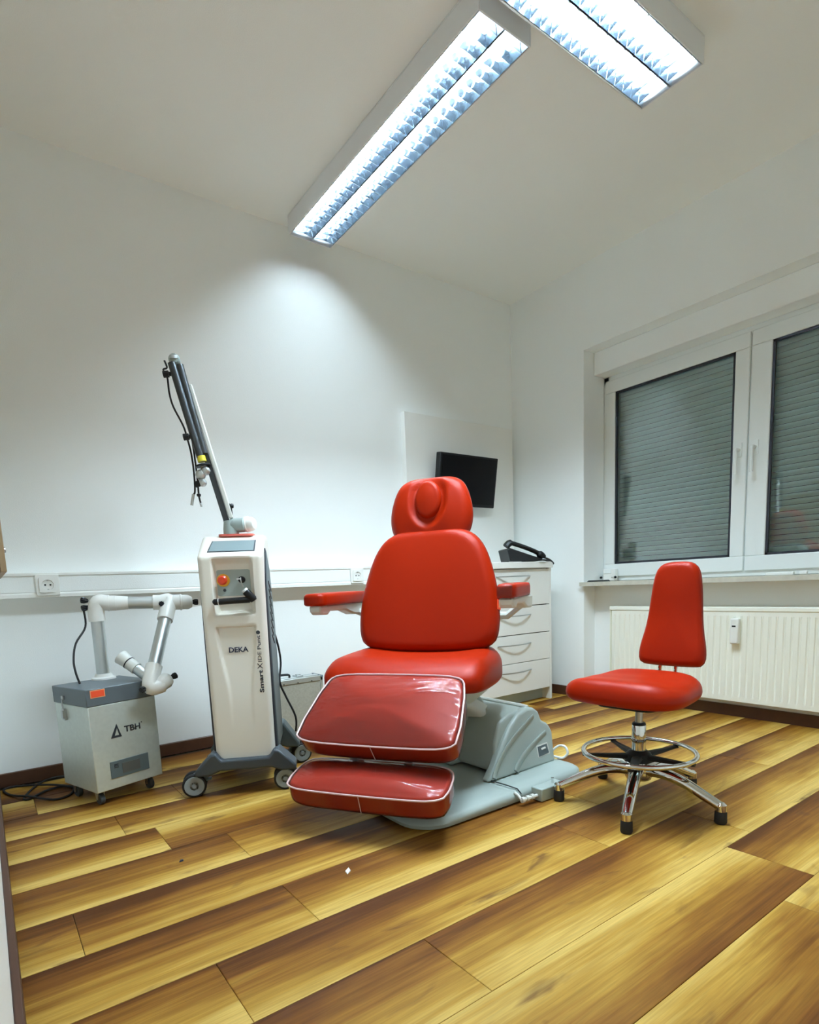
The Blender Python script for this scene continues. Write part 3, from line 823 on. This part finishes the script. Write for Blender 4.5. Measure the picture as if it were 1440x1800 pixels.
obj('piston', LT([(0, .27), (.0125, .27), (.0125, .37), (0, .37)], 20), M['steel'], st)
cols = 40
obj('foot_ring', tube(bmesh.new(), [(.178 * math.cos(2 * math.pi * k / cols), .178 * math.sin(2 * math.pi * k / cols), .180) for k in range(cols)], .0085, 12, closed=True), M['chrome'], st)
bm = bmesh.new(); lathe(bm, [(0, .150), (.045, .150), (.040, .176), (.026, .188), (0, .188)], 20)
hubk = obj('foot_ring_hub', bm, M['black'], st)
spd = None
for k in range(5):
    a = R(20 + 72 * k)
    if spd is None:
        spd = obj('spoke', tube(bmesh.new(), [(.02, 0, .165), (.10, 0, .166), (.155, 0, .168), (.182, 0, .170)], [.016, .012, .008, .009], 8, sx=1.2, sz=.7), M['black'], hubk, rot=(0, 0, a))
    else: dup(spd, hubk, rot=(0, 0, a))
ol = smooth_outline([(-.185, -.12), (-.13, -.185), (0, -.205), (.11, -.215), (.185, -.175), (.205, -.06), (.195, 0), (.205, .06), (.185, .175), (.11, .215), (0, .205), (-.13, .185), (-.185, .12), (-.195, 0)], 72, 2)
def saddle(p, q): return -.010 + .016 * ss(.04, .17, abs(p)) - .010 * ss(.10, .20, abs(q)) * ss(0, .15, p)
obj('seat', cushion(ol, .082, .05, .028, .008, lambda p, q, t: (p * .90 + .022, q * .93, .366 + t * .92), saddle), M['leather'], st, smooth=60)
obj('seat_plate', prism(bmesh.new(), rrect(.20, .20, .04), lambda a, b: (a + .02, b, .345), lambda a, b: (a + .02, b, .366)), M['black'], st, bevel=.004)
obj('tilt_lever', tube(bmesh.new(), [(.03, -.05, .355), (.05, -.13, .352), (.06, -.165, .346)], .006, 8), M['black'], st)
tb2 = R(9)
def smap(p, q, t): return (-.222 - q * math.sin(tb2) + t * math.cos(tb2), p * .95 + .012, .444 + q * 1.115 * math.cos(tb2) + t * math.sin(tb2))
half = [(.002, .100), (.012, .117), (.035, .122), (.07, .117), (.11, .106), (.16, .098), (.22, .092), (.27, .085), (.305, .076), (.322, .060), (.330, .035)]
ol = smooth_outline([(h, z) for z, h in half] + [(-h, z) for z, h in reversed(half)], 72, 2)
obj('backrest', cushion(ol, .052, .024, .018, .008, smap, lambda p, q: -.012 * math.exp(-((q - .16) / .1) ** 2)), M['leather'], st, smooth=60)
rim('seam', ol, .0004, .022, smap, .0016, M['stitch'], st)
for y in (-.028, .028):
    obj('back_rod', tube(bmesh.new(), smooth_path([(.0, y, .357), (-.15, y, .356), (-.205, y, .39), (-.205, y, .44), smap(y, .07, .018)], 4), .0065, 8), M['chrome'], st)

# ================================================================== LASER CART
ca = empty('laser_cart', (-2.2665, -.6455, 0), R(242), label='tall white and slate medical laser cart on castors with folded mirror arm', cat='laser cart')
HWB = .114
def recess(y, z):
    r = 0
    r += .034 * ss(.078, .060, abs(y - .004)) * ss(.905, .875, z) * ss(.682, .704, z) 
    r += .012 * ss(.066, .058, abs(y - .004)) * ss(.742, .732, z) * ss(.688, .702, z)
    yy = abs(y - .002)
    wv = .068 - .03 * ss(.64, .35, z)
    r += .016 * ss(wv + .008, wv - .004, yy) * ss(.648, .640, z) * (1 - .9 * ss(.60, .30, z)) * ss(.24, .32, z)
    return r
bm = bmesh.new(); rings = []
nf = 44
zl = [.128 + (.905 - .128) * i / 120 for i in range(121)]
zl += [.905 + (.992 - .905) * i / 10 for i in range(1, 11)]
for z in zl:
    hw = HWB - .004 + .008 * (z / .9)
    xf = .15; xb = -.165
    if z > .905: xf = .15 - (z - .905) / .087 * .155 - .004
    elif z > .893: xf = .15 - .004 * ((z - .893) / .012) ** 2
    if z > .94: xb = -.165 + (z - .94) * .5
    rr = .018
    if z < .15: hwl = hw - (.15 - z) * .9
    else: hwl = hw
    if z > .98: k = ((z - .98) / .012); hwl -= .004 * k * k
    ring = []
    for i in range(nf + 1):
        y = -hwl + rr + (2 * (hwl - rr)) * i / nf
        ring.append(Vector((xf - (recess(y, z) if z < .906 else 0), y, z)))
    for k in range(1, 6):
        a = R(90 * k / 6); ring.append(Vector((xf - rr + rr * math.cos(a), hwl - rr + rr * math.sin(a), z)))
    for k in range(8): ring.append(Vector((xf - rr + (xb + rr - xf + rr) * (k) / 7, hwl, z)))
    for k in range(1, 6):
        a = R(90 + 90 * k / 6); ring.append(Vector((xb + rr + rr * math.cos(a), hwl - rr + rr * math.sin(a), z)))
    for k in range(0, 6):
        a = R(180 + 90 * k / 6); ring.append(Vector((xb + rr + rr * math.cos(a), -hwl + rr + rr * math.sin(a), z)))
    for k in range(8): ring.append(Vector((xb + rr + (xf - rr - xb - rr) * k / 7, -hwl, z)))
    for k in range(1, 6):
        a = R(270 + 90 * k / 6); ring.append(Vector((xf - rr + rr * math.cos(a), -hwl + rr + rr * math.sin(a), z)))
    rings.append(ring)
loft(bm, rings)
obj('casing', bm, M['cream'], ca, smooth=38)
# sloped top screen
sl = math.atan2(.087, .155)
def tmap(a, b, h):   # a across, b up the slope from the front lip
    n = (math.sin(sl), math.cos(sl))
    return (.146 - b * math.cos(sl) + h * n[0], a, .905 + b * math.sin(sl) + h * n[1])
o2 = [(-.078, .028), (.080, .028), (.080, .118), (-.070, .118)]
bz = obj('screen_bezel', prism(bmesh.new(), [(-.086, .036), (.088, .036), (.088, .132), (-.078, .132)], lambda a, b: tmap(a, b, -.006), lambda a, b: tmap(a, b, .0012)), M['ink2'], ca, bevel=.0008)
obj('screen', prism(bmesh.new(), [(-.081, .041), (.083, .041), (.083, .127), (-.073, .127)], lambda a, b: tmap(a, b, -.004), lambda a, b: tmap(a, b, .0022)), M['lcd'], bz)
obj('base_ring', prism(bmesh.new(), rrect(.13, .135, .02, 5, -.055, .01), lambda a, b: (a, b, .990), lambda a, b: (a, b, .998)), M['salmon'], ca)
obj('top_button', LT([(0, .990), (.012, .990), (.011, .996), (0, .996)], 14, Matrix.Translation((-.05, .092, 0))), M['white'], ca)
# control plate, emergency stop, key switch
pl_ = obj('control_plate', prism(bmesh.new(), rrect(.128, .098, .012, 5, .003, .808), lambda a, b: (.110, a, b), lambda a, b: (.1175, a, b)), M['shell'], ca, bevel=.001)
lathe_m = lambda y, z: axis_m((.1175, y, z), (1, 0, 0))
es = obj('emergency_stop_ring', LT([(0, 0), (.024, 0), (.024, .003), (.022, .005), (0, .005)], 24, lathe_m(-.034, .818)), M['yellow'], pl_)
obj('emergency_stop_button', LT([(0, .004), (.010, .004), (.011, .012), (.0175, .016), (.0175, .024), (.012, .029), (0, .030)], 24, lathe_m(-.034, .818)), M['red'], pl_)
obj('indicator', LT([(0, 0), (.006, 0), (.005, .003), (0, .003)], 12, lathe_m(-.032, .781)), M['ink2'], pl_)
obj('key_switch', LT([(0, 0), (.013, 0), (.013, .008), (.010, .012), (0, .012)], 18, lathe_m(.034, .818)), M['black'], pl_)
bm = bmesh.new(); box(bm, .127, .150, .0325, .0355, .812, .826); box(bm, .128, .134, .016, .032, .819, .823)
obj('key', bm, M['chrome'], pl_)
kc = smooth_path([(.148, .034, .813), (.146, .036, .80), (.142, .040, .792)], 4)
obj('key_chain', tube(bmesh.new(), kc, .0025, 6), M['steel'], pl_)
# prints
Mfront = lambda y, z, x: Matrix(((0, 0, 1, x), (1, 0, 0, y), (0, 1, 0, z), (0, 0, 0, 1)))
text('maker_print', 'DEKA', M['ink'], ca, Mfront(-.032, .547, .1378), .072, .024, .020)
Mup = lambda y, z, x: Matrix(((0, 0, 1, x), (0, -1, 0, y), (1, 0, 0, z), (0, 0, 0, 1)))
z = .388
for body, ln, bold, hh in (('Smart', .088, .03, .0165), ('X', .024, .0, .019), ('IDE', .040, .004, .0135), ('Punt', .054, .015, .0135)):
    nm = 'model_print'
    y_ = .0875 + (.002 if body == 'X' else 0)
    text(nm, body, M['ink2'], ca, Mup(y_, z, .1502), ln, bold, hh)
    z += ln + .003 + (.005 if body == 'IDE' else 0)
obj('model_print', LT([(0, 0), (.0075, 0), (.0075, .0008), (0, .0008)], 18, axis_m((.1496, .0815, z + .0075), (1, 0, 0))), M['ink2'], ca)
# slate side fins with vents
for s in (-1, 1):
    bm = bmesh.new()
    fo = [(.118, .150), (.118, .60), (.108, .80), (.045, .935), (.020, .925), (-.06, .86), (-.135, .66), (-.150, .40), (-.150, .150)]
    prism(bm, fo, lambda a, b: (a, s * .110, b), lambda a, b: (a * .97, s * .124, b))
    f_ = obj('side_fin', bm, M['slate2'], ca, bevel=.006)
    obj('fin_edge', tube(bmesh.new(), [(.119, s * .116, .152), (.119, s * .116, .60), (.109, s * .117, .80), (.047, s * .118, .935)], .005, 6), M['ink2'], f_)
    for k in range(8):
        z = .79 - k * .030
        obj('vent', BX(-.045, .045, s * .1235 - .002, s * .1235 + .003, -.003, .003, mtx=Matrix.Translation((.01, 0, z)) @ Matrix.Rotation(R(-24), 4, 'Y')), M['ink2'], f_)
# chassis: two cross beams and a middle tray
def beam(x0, x1, top):
    yz = [(-.190, .082), (-.190, .102), (-.128, .165 + top), (-.108, .168 + top), (-.088, .140), (.088, .140), (.108, .168 + top), (.128, .165 + top), (.190, .102), (.190, .082), (.135, .082), (.095, .098), (-.095, .098), (-.135, .082)]
    return prism(bmesh.new(), yz, lambda a, b: (x0, a, b), lambda a, b: (x1, a, b))
obj('front_beam', beam(.085, .178, 0), M['darkgrey'], ca, bevel=.008, seg=3)
obj('rear_beam', beam(-.245, -.150, .03), M['slate2'], ca, bevel=.008, seg=3)
obj('chassis_tray', BX(-.20, .13, -.110, .110, .098, .145), M['darkgrey'], ca, bevel=.006)
def caster(x, y, a, rr=.045):
    m4 = Matrix.Translation((x, y, 0)) @ Matrix.Rotation(R(a), 4, 'Z')
    bm = bmesh.new()
    box(bm, -.010, .010, -.012, .012, .055, .086, mtx=m4); lathe(bm, [(0, .07), (.016, .07), (.016, .085), (0, .085)], 14, m4)
    prism(bm, [(-.030, .060), (-.020, .084), (.018, .088), (.045, .072), (.045, .055), (.02, .05)], lambda p, q: m4 @ Vector((.011, p, q)), lambda p, q: m4 @ Vector((-.011, p, q)))
    c = obj('caster', bm, M['slate2'], ca, bevel=.002)
    for s in (-1, 1):
        ctr = m4 @ Vector((s * .022, .022, rr)); ax = m4.to_3x3() @ Vector((s, 0, 0))
        w_ = obj('wheel', LT([(0, -.010), (rr * .9, -.010), (rr, -.007), (rr, .006), (rr * .93, .010), (rr * .80, .0105), (0, .0105)], 28, axis_m(ctr, ax)), M['rubber'], c)
        obj('wheel_cover', LT([(0, .0102), (rr * .82, .0102), (rr * .80, .0125), (rr * .45, .0125), (rr * .36, .0105), (rr * .2, .0105), (rr * .16, .0145), (0, .0145)], 28, axis_m(ctr, ax)), M['wheelgrey'], c)
    bm = bmesh.new(); box(bm, -.014, .014, -.012, .012, -.003, .003, mtx=m4 @ Matrix.Translation((0, -.030, .058)) @ Matrix.Rotation(R(-15), 4, 'X'))
    obj('brake_lever', bm, M['slate2'], c, bevel=.001)
caster(.130, -.180, 188); caster(.130, .165, 184); caster(-.20, -.172, -12); caster(-.20, .168, 20)
# mains lead at the back
cd = smooth_path([(-.12, .118, .60), (-.15, .130, .53), (-.16, .134, .46), (-.14, .126, .38), (-.16, .146, .31), (-.15, .182, .22), (-.17, .178, .15)], 6)
obj('cable', tube(bmesh.new(), cd, .0045, 8), M['rubber'], ca)
# --- mirror arm (local y,z positions; leans towards -y)
def L2(y, z, x=-.02): return (x, y - .038, z)
obj('arm_turret', LT([(0, .998), (.030, .998), (.030, 1.02), (.026, 1.05), (0, 1.056)], 20, Matrix.Translation(L2(.028, 0))), M['armgrey'], ca)
obj('arm_shoulder', LT([(0, 0), (.026, 0), (.028, .004), (.028, .052), (.024, .056), (0, .056)], 20, axis_m(L2(.030, 1.032), (0.15, 1, .03))), M['armgrey'], ca)
obj('arm_joint_cap', LT([(0, 0), (.031, 0), (.031, .008), (.027, .010), (.027, .024), (.020, .034), (0, .036)], 20, axis_m(L2(.090, 1.036), (.45, 1, 0))), M['white'], ca)
b0, b1 = Vector(L2(.020, 1.03)), Vector(L2(-.118, 1.625))
dr = (b1 - b0).normalized()
sidev = Vector((1, 0, 0)); upv = dr.cross(sidev)
def bar(name, y0z0, y1z1, wd, dp, m, x=-.02, parent=ca, bevel=.003):
    a, b = Vector(L2(*y0z0, x)), Vector(L2(*y1z1, x)); d = (b - a).normalized(); n = Vector((1, 0, 0)); u = d.cross(n)
    rings = [[p + n * sx * dp + u * sy * wd for sx, sy in ((-1, -1), (1, -1), (1, 1), (-1, 1))] for p in (a, b)]
    return obj(name, loft(bmesh.new(), rings), m, parent, bevel=bevel)
bar('arm_spar', (.019, 1.03), (-.075, 1.44), .011, .014, M['armdark'])
bar('arm_counter_rail', (.034, 1.06), (-.078, 1.555), .0075, .011, M['shell2'], x=-.012)
def rod(name, p0, p1, r, m, x=-.02, parent=ca, seg=14):
    return obj(name, tube(bmesh.new(), [L2(*p0, x), L2(*p1, x)], r, seg), m, parent)
rod('arm_upper_tube', (-.075, 1.42), (-.113, 1.60), .016, M['armdark'], x=-.02)
rod('arm_fore_tube', (-.132, 1.625), (-.058, 1.285), .0155, M['armdark'], x=.012)
rod('arm_inner_tube', (-.106, 1.62), (-.045, 1.30), .014, M['armdark'], x=.006)
obj('arm_elbow', LT([(0, -.020), (.015, -.018), (.021, -.008), (.021, .008), (.015, .018), (0, .020)], 18, axis_m(L2(-.124, 1.640, 0), (1, .1, 0))), M['armgrey'], ca)
obj('elbow_cap', LT([(0, 0), (.016, 0), (.014, .010), (0, .013)], 16, axis_m(L2(-.124, 1.642, .012), (.3, 0, 1))), M['alu'], ca)
rod('warning_label', (-.0575, 1.290), (-.0535, 1.270), .0163, M['label_y'], x=.012)
obj('arm_flange', LT([(0, -.003), (.028, -.003), (.028, .003), (0, .003)], 18, axis_m(L2(-.052, 1.256, .012), (0, .2, -1))), M['black'], ca)
rod('arm_neck', (-.052, 1.262), (-.050, 1.238), .012, M['alu'], x=.012)
for (y, z, r) in ((-.044, 1.236, .017), (-.063, 1.222, .019), (-.058, 1.192, .015)):
    obj('mirror_joint', LT([(0, -r), (r * .7, -r * .8), (r, -r * .3), (r, r * .3), (r * .7, r * .8), (0, r)], 16, axis_m(L2(y, z, .016), (.3, .8, .5))), M['alu'], ca)
obj('mirror_joint_nut', LT([(0, -.010), (.012, -.010), (.012, .010), (0, .010)], 12, axis_m(L2(-.076, 1.188, .016), (.1, 1, .3))), M['black'], ca)
for (y, z) in ((-.152, 1.586), (-.100, 1.362)):
    bm = bmesh.new(); tube(bm, [L2(y - .014, z - .002, .014), L2(y + .006, z, .014)], .0125, 8); tube(bm, [L2(y + .004, z, .014), L2(y + .030, z, .013)], .008, 8)
    obj('cable_clamp', bm, M['black'], ca)
bm = bmesh.new()
tube(bm, smooth_path([L2(-.165, 1.645), L2(-.158, 1.62), L2(-.172, 1.612), L2(-.160, 1.585), L2(-.158, 1.53), L2(-.148, 1.48), L2(-.118, 1.41), L2(-.107, 1.362), L2(-.098, 1.31), L2(-.094, 1.24), L2(-.096, 1.17), L2(-.102, 1.155)], 5), .0035, 6)
obj('cable', bm, M['rubber'], ca)
obj('cable', tube(bmesh.new(), smooth_path([L2(-.090, 1.36), L2(-.086, 1.29), L2(-.083, 1.20), L2(-.083, 1.15), L2(-.078, 1.12)], 5), .0035, 6), M['rubber'], ca)
rod('cable_plug', (-.103, 1.156), (-.113, 1.114), .0055, M['alu'], x=-.02)
rod('cable_plug', (-.079, 1.122), (-.075, 1.108), .0045, M['alu'], x=-.02)
obj('cable_bead', LT([(0, -.008), (.008, -.004), (.008, .004), (0, .008)], 10, axis_m(L2(-.083, 1.152), (0, 0, 1))), M['black'], ca)
obj('lock_knob', LT([(0, 0), (.006, 0), (.010, .006), (.008, .014), (0, .016)], 12, axis_m(L2(.030, 1.108), (0, 1, 0))), M['black'], ca)
obj('cable', tube(bmesh.new(), smooth_path([L2(.018, 1.128), L2(.032, 1.11), L2(.036, 1.09), L2(.036, 1.06)], 4), .003, 6), M['rubber'], ca)

# black handpiece lying in the niche of the cart
hp_ = empty('scanner_handpiece', (-2.2665, -.6455, 0), R(242), label='black bent handpiece with white bands resting in the niche of the laser cart', cat='handpiece')
obj('grip', tube(bmesh.new(), [(.161, -.070, .738), (.162, -.066, .739), (.162, .0, .741), (.162, .062, .743)], [.007, .0115, .0115, .012], 12), M['black'], hp_)
obj('end_piece', tube(bmesh.new(), [(.162, .078, .738), (.162, .074, .744), (.162, .050, .774)], [.011, .0155, .0145], 12), M['black'], hp_)
obj('tip', tube(bmesh.new(), [(.162, .051, .773), (.162, .045, .781)], [.0125, .011], 12), M['white'], hp_)
obj('band', tube(bmesh.new(), [(.162, -.052, .7393), (.162, -.0495, .7394)], .0125, 12), M['white'], hp_)

# ================================================================== FUME EXTRACTOR
fx = empty('fume_extractor', (-2.7436, -.396, 0), R(288), label='galvanised box-shaped fume extractor with slate lid and jointed suction arm', cat='fume extractor')
hx, hy = .130, .131
obj('body', BX(-hx, hx, -hy, hy, .055, .380), M['galv'], fx, bevel=.003)
obj('lid', BX(-hx - .002, hx + .002, -hy - .003, hy + .003, .380, .445), M['slate'], fx, bevel=.003)
obj('display_panel', BX(hx - .001, hx + .0025, -.075, .077, .095, .160), M['slate2'], fx, bevel=.001)
d_ = bpy.data.objects['display_panel']
obj('display', BX(hx + .002, hx + .0035, -.030, .040, .107, .146), M['lcd2'], d_)
bm = bmesh.new()
for k in range(3): box(bm, hx + .002, hx + .0035, -.060, -.044, .134 + k * .006, .137 + k * .006)
obj('keypad', bm, M['ink2'], d_)
lb = obj('warning_label', BX(hx, hx + .0030, -.118, -.064, .4115, .4405), M['label_rim'], fx)
obj('label_face', BX(hx + .002, hx + .0036, -.115, -.067, .4145, .4375), M['label_r'], lb)
text('maker_print', 'TBH', M['ink2'], fx, Mfront(-.006, .262, hx + .0002), .064, .03, .024)
bm = bmesh.new()
for pts in ([(-.060, .248), (-.018, .248), (-.028, .256), (-.045, .256), ], [(-.060, .248), (-.034, .300), (-.0335, .284), (-.045, .256)], [(-.018, .248), (-.034, .300), (-.0335, .284), (-.028, .256)]):
    prism(bm, pts, lambda a, b: (hx, a, b), lambda a, b: (hx + .001, a, b))
obj('logo', bm, M['ink2'], fx, smooth=0)
bm = bmesh.new(); pts = [(.0025 * math.cos(k * .785), .0025 * math.sin(k * .785)) for k in range(8)]
prism(bm, pts, lambda a, b: (hx, .064 + a, .286 + b), lambda a, b: (hx + .0008, .064 + a, .286 + b)); obj('logo', bm, M['ink2'], fx)
# toggle latch on the side facing the left wall
bm = bmesh.new(); box(bm, -.050, -.034, -hy - .010, -hy - .003, .398, .412); lat = obj('latch', bm, M['steel'], fx, bevel=.001)
bm = bmesh.new(); tube(bm, [(-.042, -hy - .010, .402), (-.047, -hy - .009, .385), (-.045, -hy - .007, .358), (-.050, -hy - .007, .358), (-.052, -hy - .009, .385)], .002, 6)
box(bm, -.060, -.040, -hy - .009, -hy, .318, .362); box(bm, -.057, -.043, -hy - .013, -hy - .008, .325, .355); obj('latch_lever', bm, M['steel'], lat)
for (x, y) in ((.090, -.105), (.085, .095), (-.085, -.105), (-.085, .100)):
    bm = bmesh.new(); box(bm, x - .018, x + .018, y - .018, y + .018, .050, .056)
    prism(bm, [(-.010, .052), (.012, .052), (.008, .02), (-.002, .02)], lambda a, b: (x + a, y - .013, b), lambda a, b: (x + a, y - .010, b))
    prism(bm, [(-.010, .052), (.012, .052), (.008, .02), (-.002, .02)], lambda a, b: (x + a, y + .010, b), lambda a, b: (x + a, y + .013, b))
    c = obj('caster', bm, M['steel'], fx)
    obj('wheel', LT([(0, -.008), (.021, -.008), (.0225, -.004), (.0225, .004), (.021, .008), (0, .008)], 18, axis_m((x + .004, y, .0225), (0, 1, 0))), M['darkgrey'], c)
# suction arm
A0 = Vector((-.099, .052, .445)); A1 = Vector((-.099, .052, .752)); A2 = Vector((.05, .283, .742)); A3 = Vector((.172, .090, .430)); A4 = Vector((.06, .040, .520))
rt = .0248
obj('arm_flange', LT([(.0, 0), (.046, 0), (.045, .006), (.034, .010), (.030, .022), (0, .022)], 24, Matrix.Translation(A0)), M['white'], fx)
obj('arm_tube', tube(bmesh.new(), [A0 + Vector((0, 0, .015)), A1 - Vector((0, 0, .05))], rt, 20), M['alu'], fx)
d12 = (A2 - A1).normalized(); d23 = (A3 - A2).normalized(); d34 = (A4 - A3).normalized()
def elbow(pts, r=.031, ringat=()):
    bm = bmesh.new(); p = smooth_path(pts, 6)
    tube(bm, p, r, 20)
    return bm
# joint 1: elbow from vertical to horizontal with a swivel collar
off = Vector((-d12.y, d12.x, 0)).normalized()
e1 = elbow([A1 - Vector((0, 0, .072)), A1 - Vector((0, 0, .03)), A1 + d12 * .012 + Vector((0, 0, .003)), A1 + d12 * .045, A1 + d12 * .075])
el1 = obj('elbow', e1, M['white'], fx)
obj('collar', LT([(0, 0), (.0325, 0), (.0325, .006), (0, .006)], 20, axis_m(A1 + d12 * .045, d12)), M['white'], el1)
obj('arm_tube', tube(bmesh.new(), [A1 + d12 * .06, A2 - d12 * .05], rt, 20), M['alu'], fx)
obj('sleeve', LT([(0, 0), (.030, 0), (.026, .045), (0, .045)], 20, axis_m(A1 + d12 * .075, d12)), M['white'], el1)
e2 = elbow([A2 - d12 * .062, A2 - d12 * .03, A2 + d12 * .0 + Vector((.0, 0, .006)), A2 + d23 * .035, A2 + d23 * .088])
el2 = obj('elbow', e2, M['white'], fx)
obj('swivel_cap', LT([(0, -.02), (.031, -.018), (.032, .030), (.034, .031), (.034, .037), (.031, .038), (.031, .062), (.022, .078), (0, .082)], 22, axis_m(A2 + d12 * .012, d12)), M['white'], el2)
obj('arm_tube', tube(bmesh.new(), [A2 + d23 * .07, A3 - d23 * .05], rt, 20), M['alu'], fx)
e3 = elbow([A3 - d23 * .085, A3 - d23 * .035, A3 + Vector((.004, .004, -.008)), A3 + Vector((.012, .045, -.004))], .0315)
el3 = obj('elbow', e3, M['white'], fx)
obj('swivel_cap', LT([(0, -.03), (.030, -.025), (.033, -.006), (.031, .004), (.030, .020), (.020, .034), (0, .036)], 22, axis_m(A3 + Vector((.010, .050, .004)), (.15, 1, .35))), M['white'], el3)
obj('arm_tube', tube(bmesh.new(), [A3 + Vector((-.005, .02, .012)), A3 + Vector((-.005, .02, .012)) + d34 * .11], .021, 18), M['alu'], fx)
noz = A3 + Vector((-.005, .02, .012))
obj('nozzle', LT([(.0, .085), (.0245, .085), (.0245, .125), (.030, .165), (.027, .165), (.021, .125), (.021, .10), (0, .10)], 20, axis_m(noz, d34)), M['shell2'], fx)
obj('nozzle_ring', LT([(0, .122), (.026, .122), (.026, .126), (0, .126)], 20, axis_m(noz, d34)), M['black'], fx)
def knob(p, d, par, n=9):
    bm = bmesh.new()
    pr = []
    for k in range(2 * n):
        a = math.pi * k / n; r = .0125 if k % 2 == 0 else .0095
        pr.append((r * math.cos(a), r * math.sin(a)))
    mm = axis_m(p, d)
    loft(bm, [[mm @ Vector((a * .5, b * .5, -.016)) for a, b in pr], [mm @ Vector((a, b, -.002)) for a, b in pr], [mm @ Vector((a, b, .008)) for a, b in pr], [mm @ Vector((a * .8, b * .8, .011)) for a, b in pr]])
    return obj('knob', bm, M['black'], par, smooth=0)
knob(A1 - d12 * .040 + Vector((0, 0, .012)), -d12 + Vector((.4, 0, .1)), el1); knob(A1 - d12 * .042 + Vector((.004, 0, -.018)), -d12 + Vector((.4, 0, -.2)), el1)
knob(A2 - d12 * .048 + Vector((.034, 0, -.006)), Vector((1, -.6, 0)), el2); knob(A2 + d12 * .104, d12, el2)
knob(A3 + Vector((.012, -.036, -.010)), Vector((.5, -1, -.1)), el3); knob(A3 + Vector((.018, .096, .022)), Vector((.2, 1, .3)), el3)
hz = smooth_path([tuple(A1 - d12 * .044 + Vector((0, 0, -.03))), (-.115, .010, .66), (-.09, -.045, .60), (-.06, -.074, .54), (-.05, -.076, .49), (-.045, -.068, .447)], 5)
obj('arm_cable', tube(bmesh.new(), hz, .004, 8), M['rubber'], fx)

# power lead looping on the floor to the left of the box
cp = [(-2.865, -.262, .045), (-2.90, -.16, .040), (-2.95, -.055, .012), (-3.00, -.10, .005), (-3.045, -.23, .005), (-3.03, -.265, .005), (-2.97, -.20, .006), (-2.905, -.185, .006), (-2.875, -.25, .006),
      (-2.90, -.325, .005), (-2.955, -.340, .005), (-3.03, -.255, .013), (-3.085, -.16, .006), (-3.108, -.07, .006), (-3.085, -.035, .006), (-3.03, -.06, .006), (-2.94, -.16, .014), (-2.86, -.275, .014), (-2.82, -.33, .012), (-2.80, -.34, .055)]
o = obj('power_cord', tube(bmesh.new(), smooth_path(cp, 6), .0045, 8), M['rubber'])
P(o, 'black power cord lying in loops on the floor beside the fume extractor', 'cord')

# ================================================================== FLIGHT CASE
fc = empty('flight_case', (-1.87, -.092, 0), label='grey aluminium-edged equipment case standing against the back wall behind the chair', cat='case')
obj('panel', BX(-.218, .213, -.052, .052, .004, .306), M['casepanel'], fc)
bm = bmesh.new()
for (y) in (-.056, .044):
    box(bm, -.222, .217, y, y + .012, .284, .310); box(bm, -.222, .217, y, y + .012, 0, .022)
    box(bm, -.222, -.205, y, y + .012, 0, .31); box(bm, .200, .217, y, y + .012, 0, .31)
box(bm, -.222, .217, -.02, .02, .300, .3115)
obj('edge_profile', bm, M['alu'], fc, bevel=.002)
obj('lid_gap', BX(-.2225, .2175, .020, .024, .298, .3105), M['black'], fc)
for x in (-.223, .205):
    for z in (-.001, .296): obj('corner_cap', BX(x, x + .014, -.058, .058, z + .0012, z + .016), M['slate'], fc, bevel=.003)
for x in (-.13, .10):
    bm = bmesh.new(); box(bm, x - .02, x + .02, -.02, .03, .311, .318); box(bm, x - .012, x + .012, -.006, .012, .3179, .324)
    obj('latch', bm, M['steel'], fc, bevel=.001)
obj('handle', tube(bmesh.new(), smooth_path([(-.07, -.01, .313), (-.062, -.01, .330), (.035, -.01, .330), (.043, -.01, .313)], 4), .006, 8), M['black'], fc)
for x in (-.17, -.09, -.01, .07, .15):
    obj('rivet', LT([(0, 0), (.004, 0), (.003, .002), (0, .002)], 8, axis_m((x, -.056, .288), (0, -1, 0))), M['ink2'], fc)

# ================================================================== LEFT WALL CUPBOARD, FLOOR BITS
lc = empty('wall_cupboard', (XL, -.60, .857), label='beige wooden cupboard hanging on the left wall, above the looped power cord', cat='cupboard')
obj('body', BX(0.0005, .092, -.30, .29, .0, .62), M['beige'], lc, bevel=.002)
obj('door', BX(.093, .108, -.30, .29, .0, .62), M['beige'], lc, bevel=.002)
obj('knob', LT([(0, 0), (.005, 0), (.005, .01), (.011, .018), (.009, .024), (0, .025)], 14, axis_m((.108, .24, .10), (1, 0, 0))), M['steel'], lc)
bm = bmesh.new(); prism(bm, [(-.016, -.004), (.004, -.006), (.016, .004), (-.002, .008)], lambda a, b: (a, b, .0003), lambda a, b: (a * .9, b * .9, .003 + a * .1))
o = obj('paper_scrap', bm, M['paper'], None, loc=(-2.368, -1.588, 0), rot=(0, 0, R(40)), smooth=0); P(o, 'tiny white paper scrap on the floor in front of the foot rest', 'scrap')
bm = bmesh.new(); prism(bm, [(-.008, -.003), (.004, -.005), (.008, .003), (-.001, .006)], lambda a, b: (a, b, .0003), lambda a, b: (a * .8, b * .8, .004))
o = obj('plastic_scrap', bm, M['ink'], None, loc=(-2.71, -1.211, 0), rot=(0, 0, R(10)), smooth=0); P(o, 'tiny dark blue plastic scrap on the floor in front of the laser cart', 'scrap')
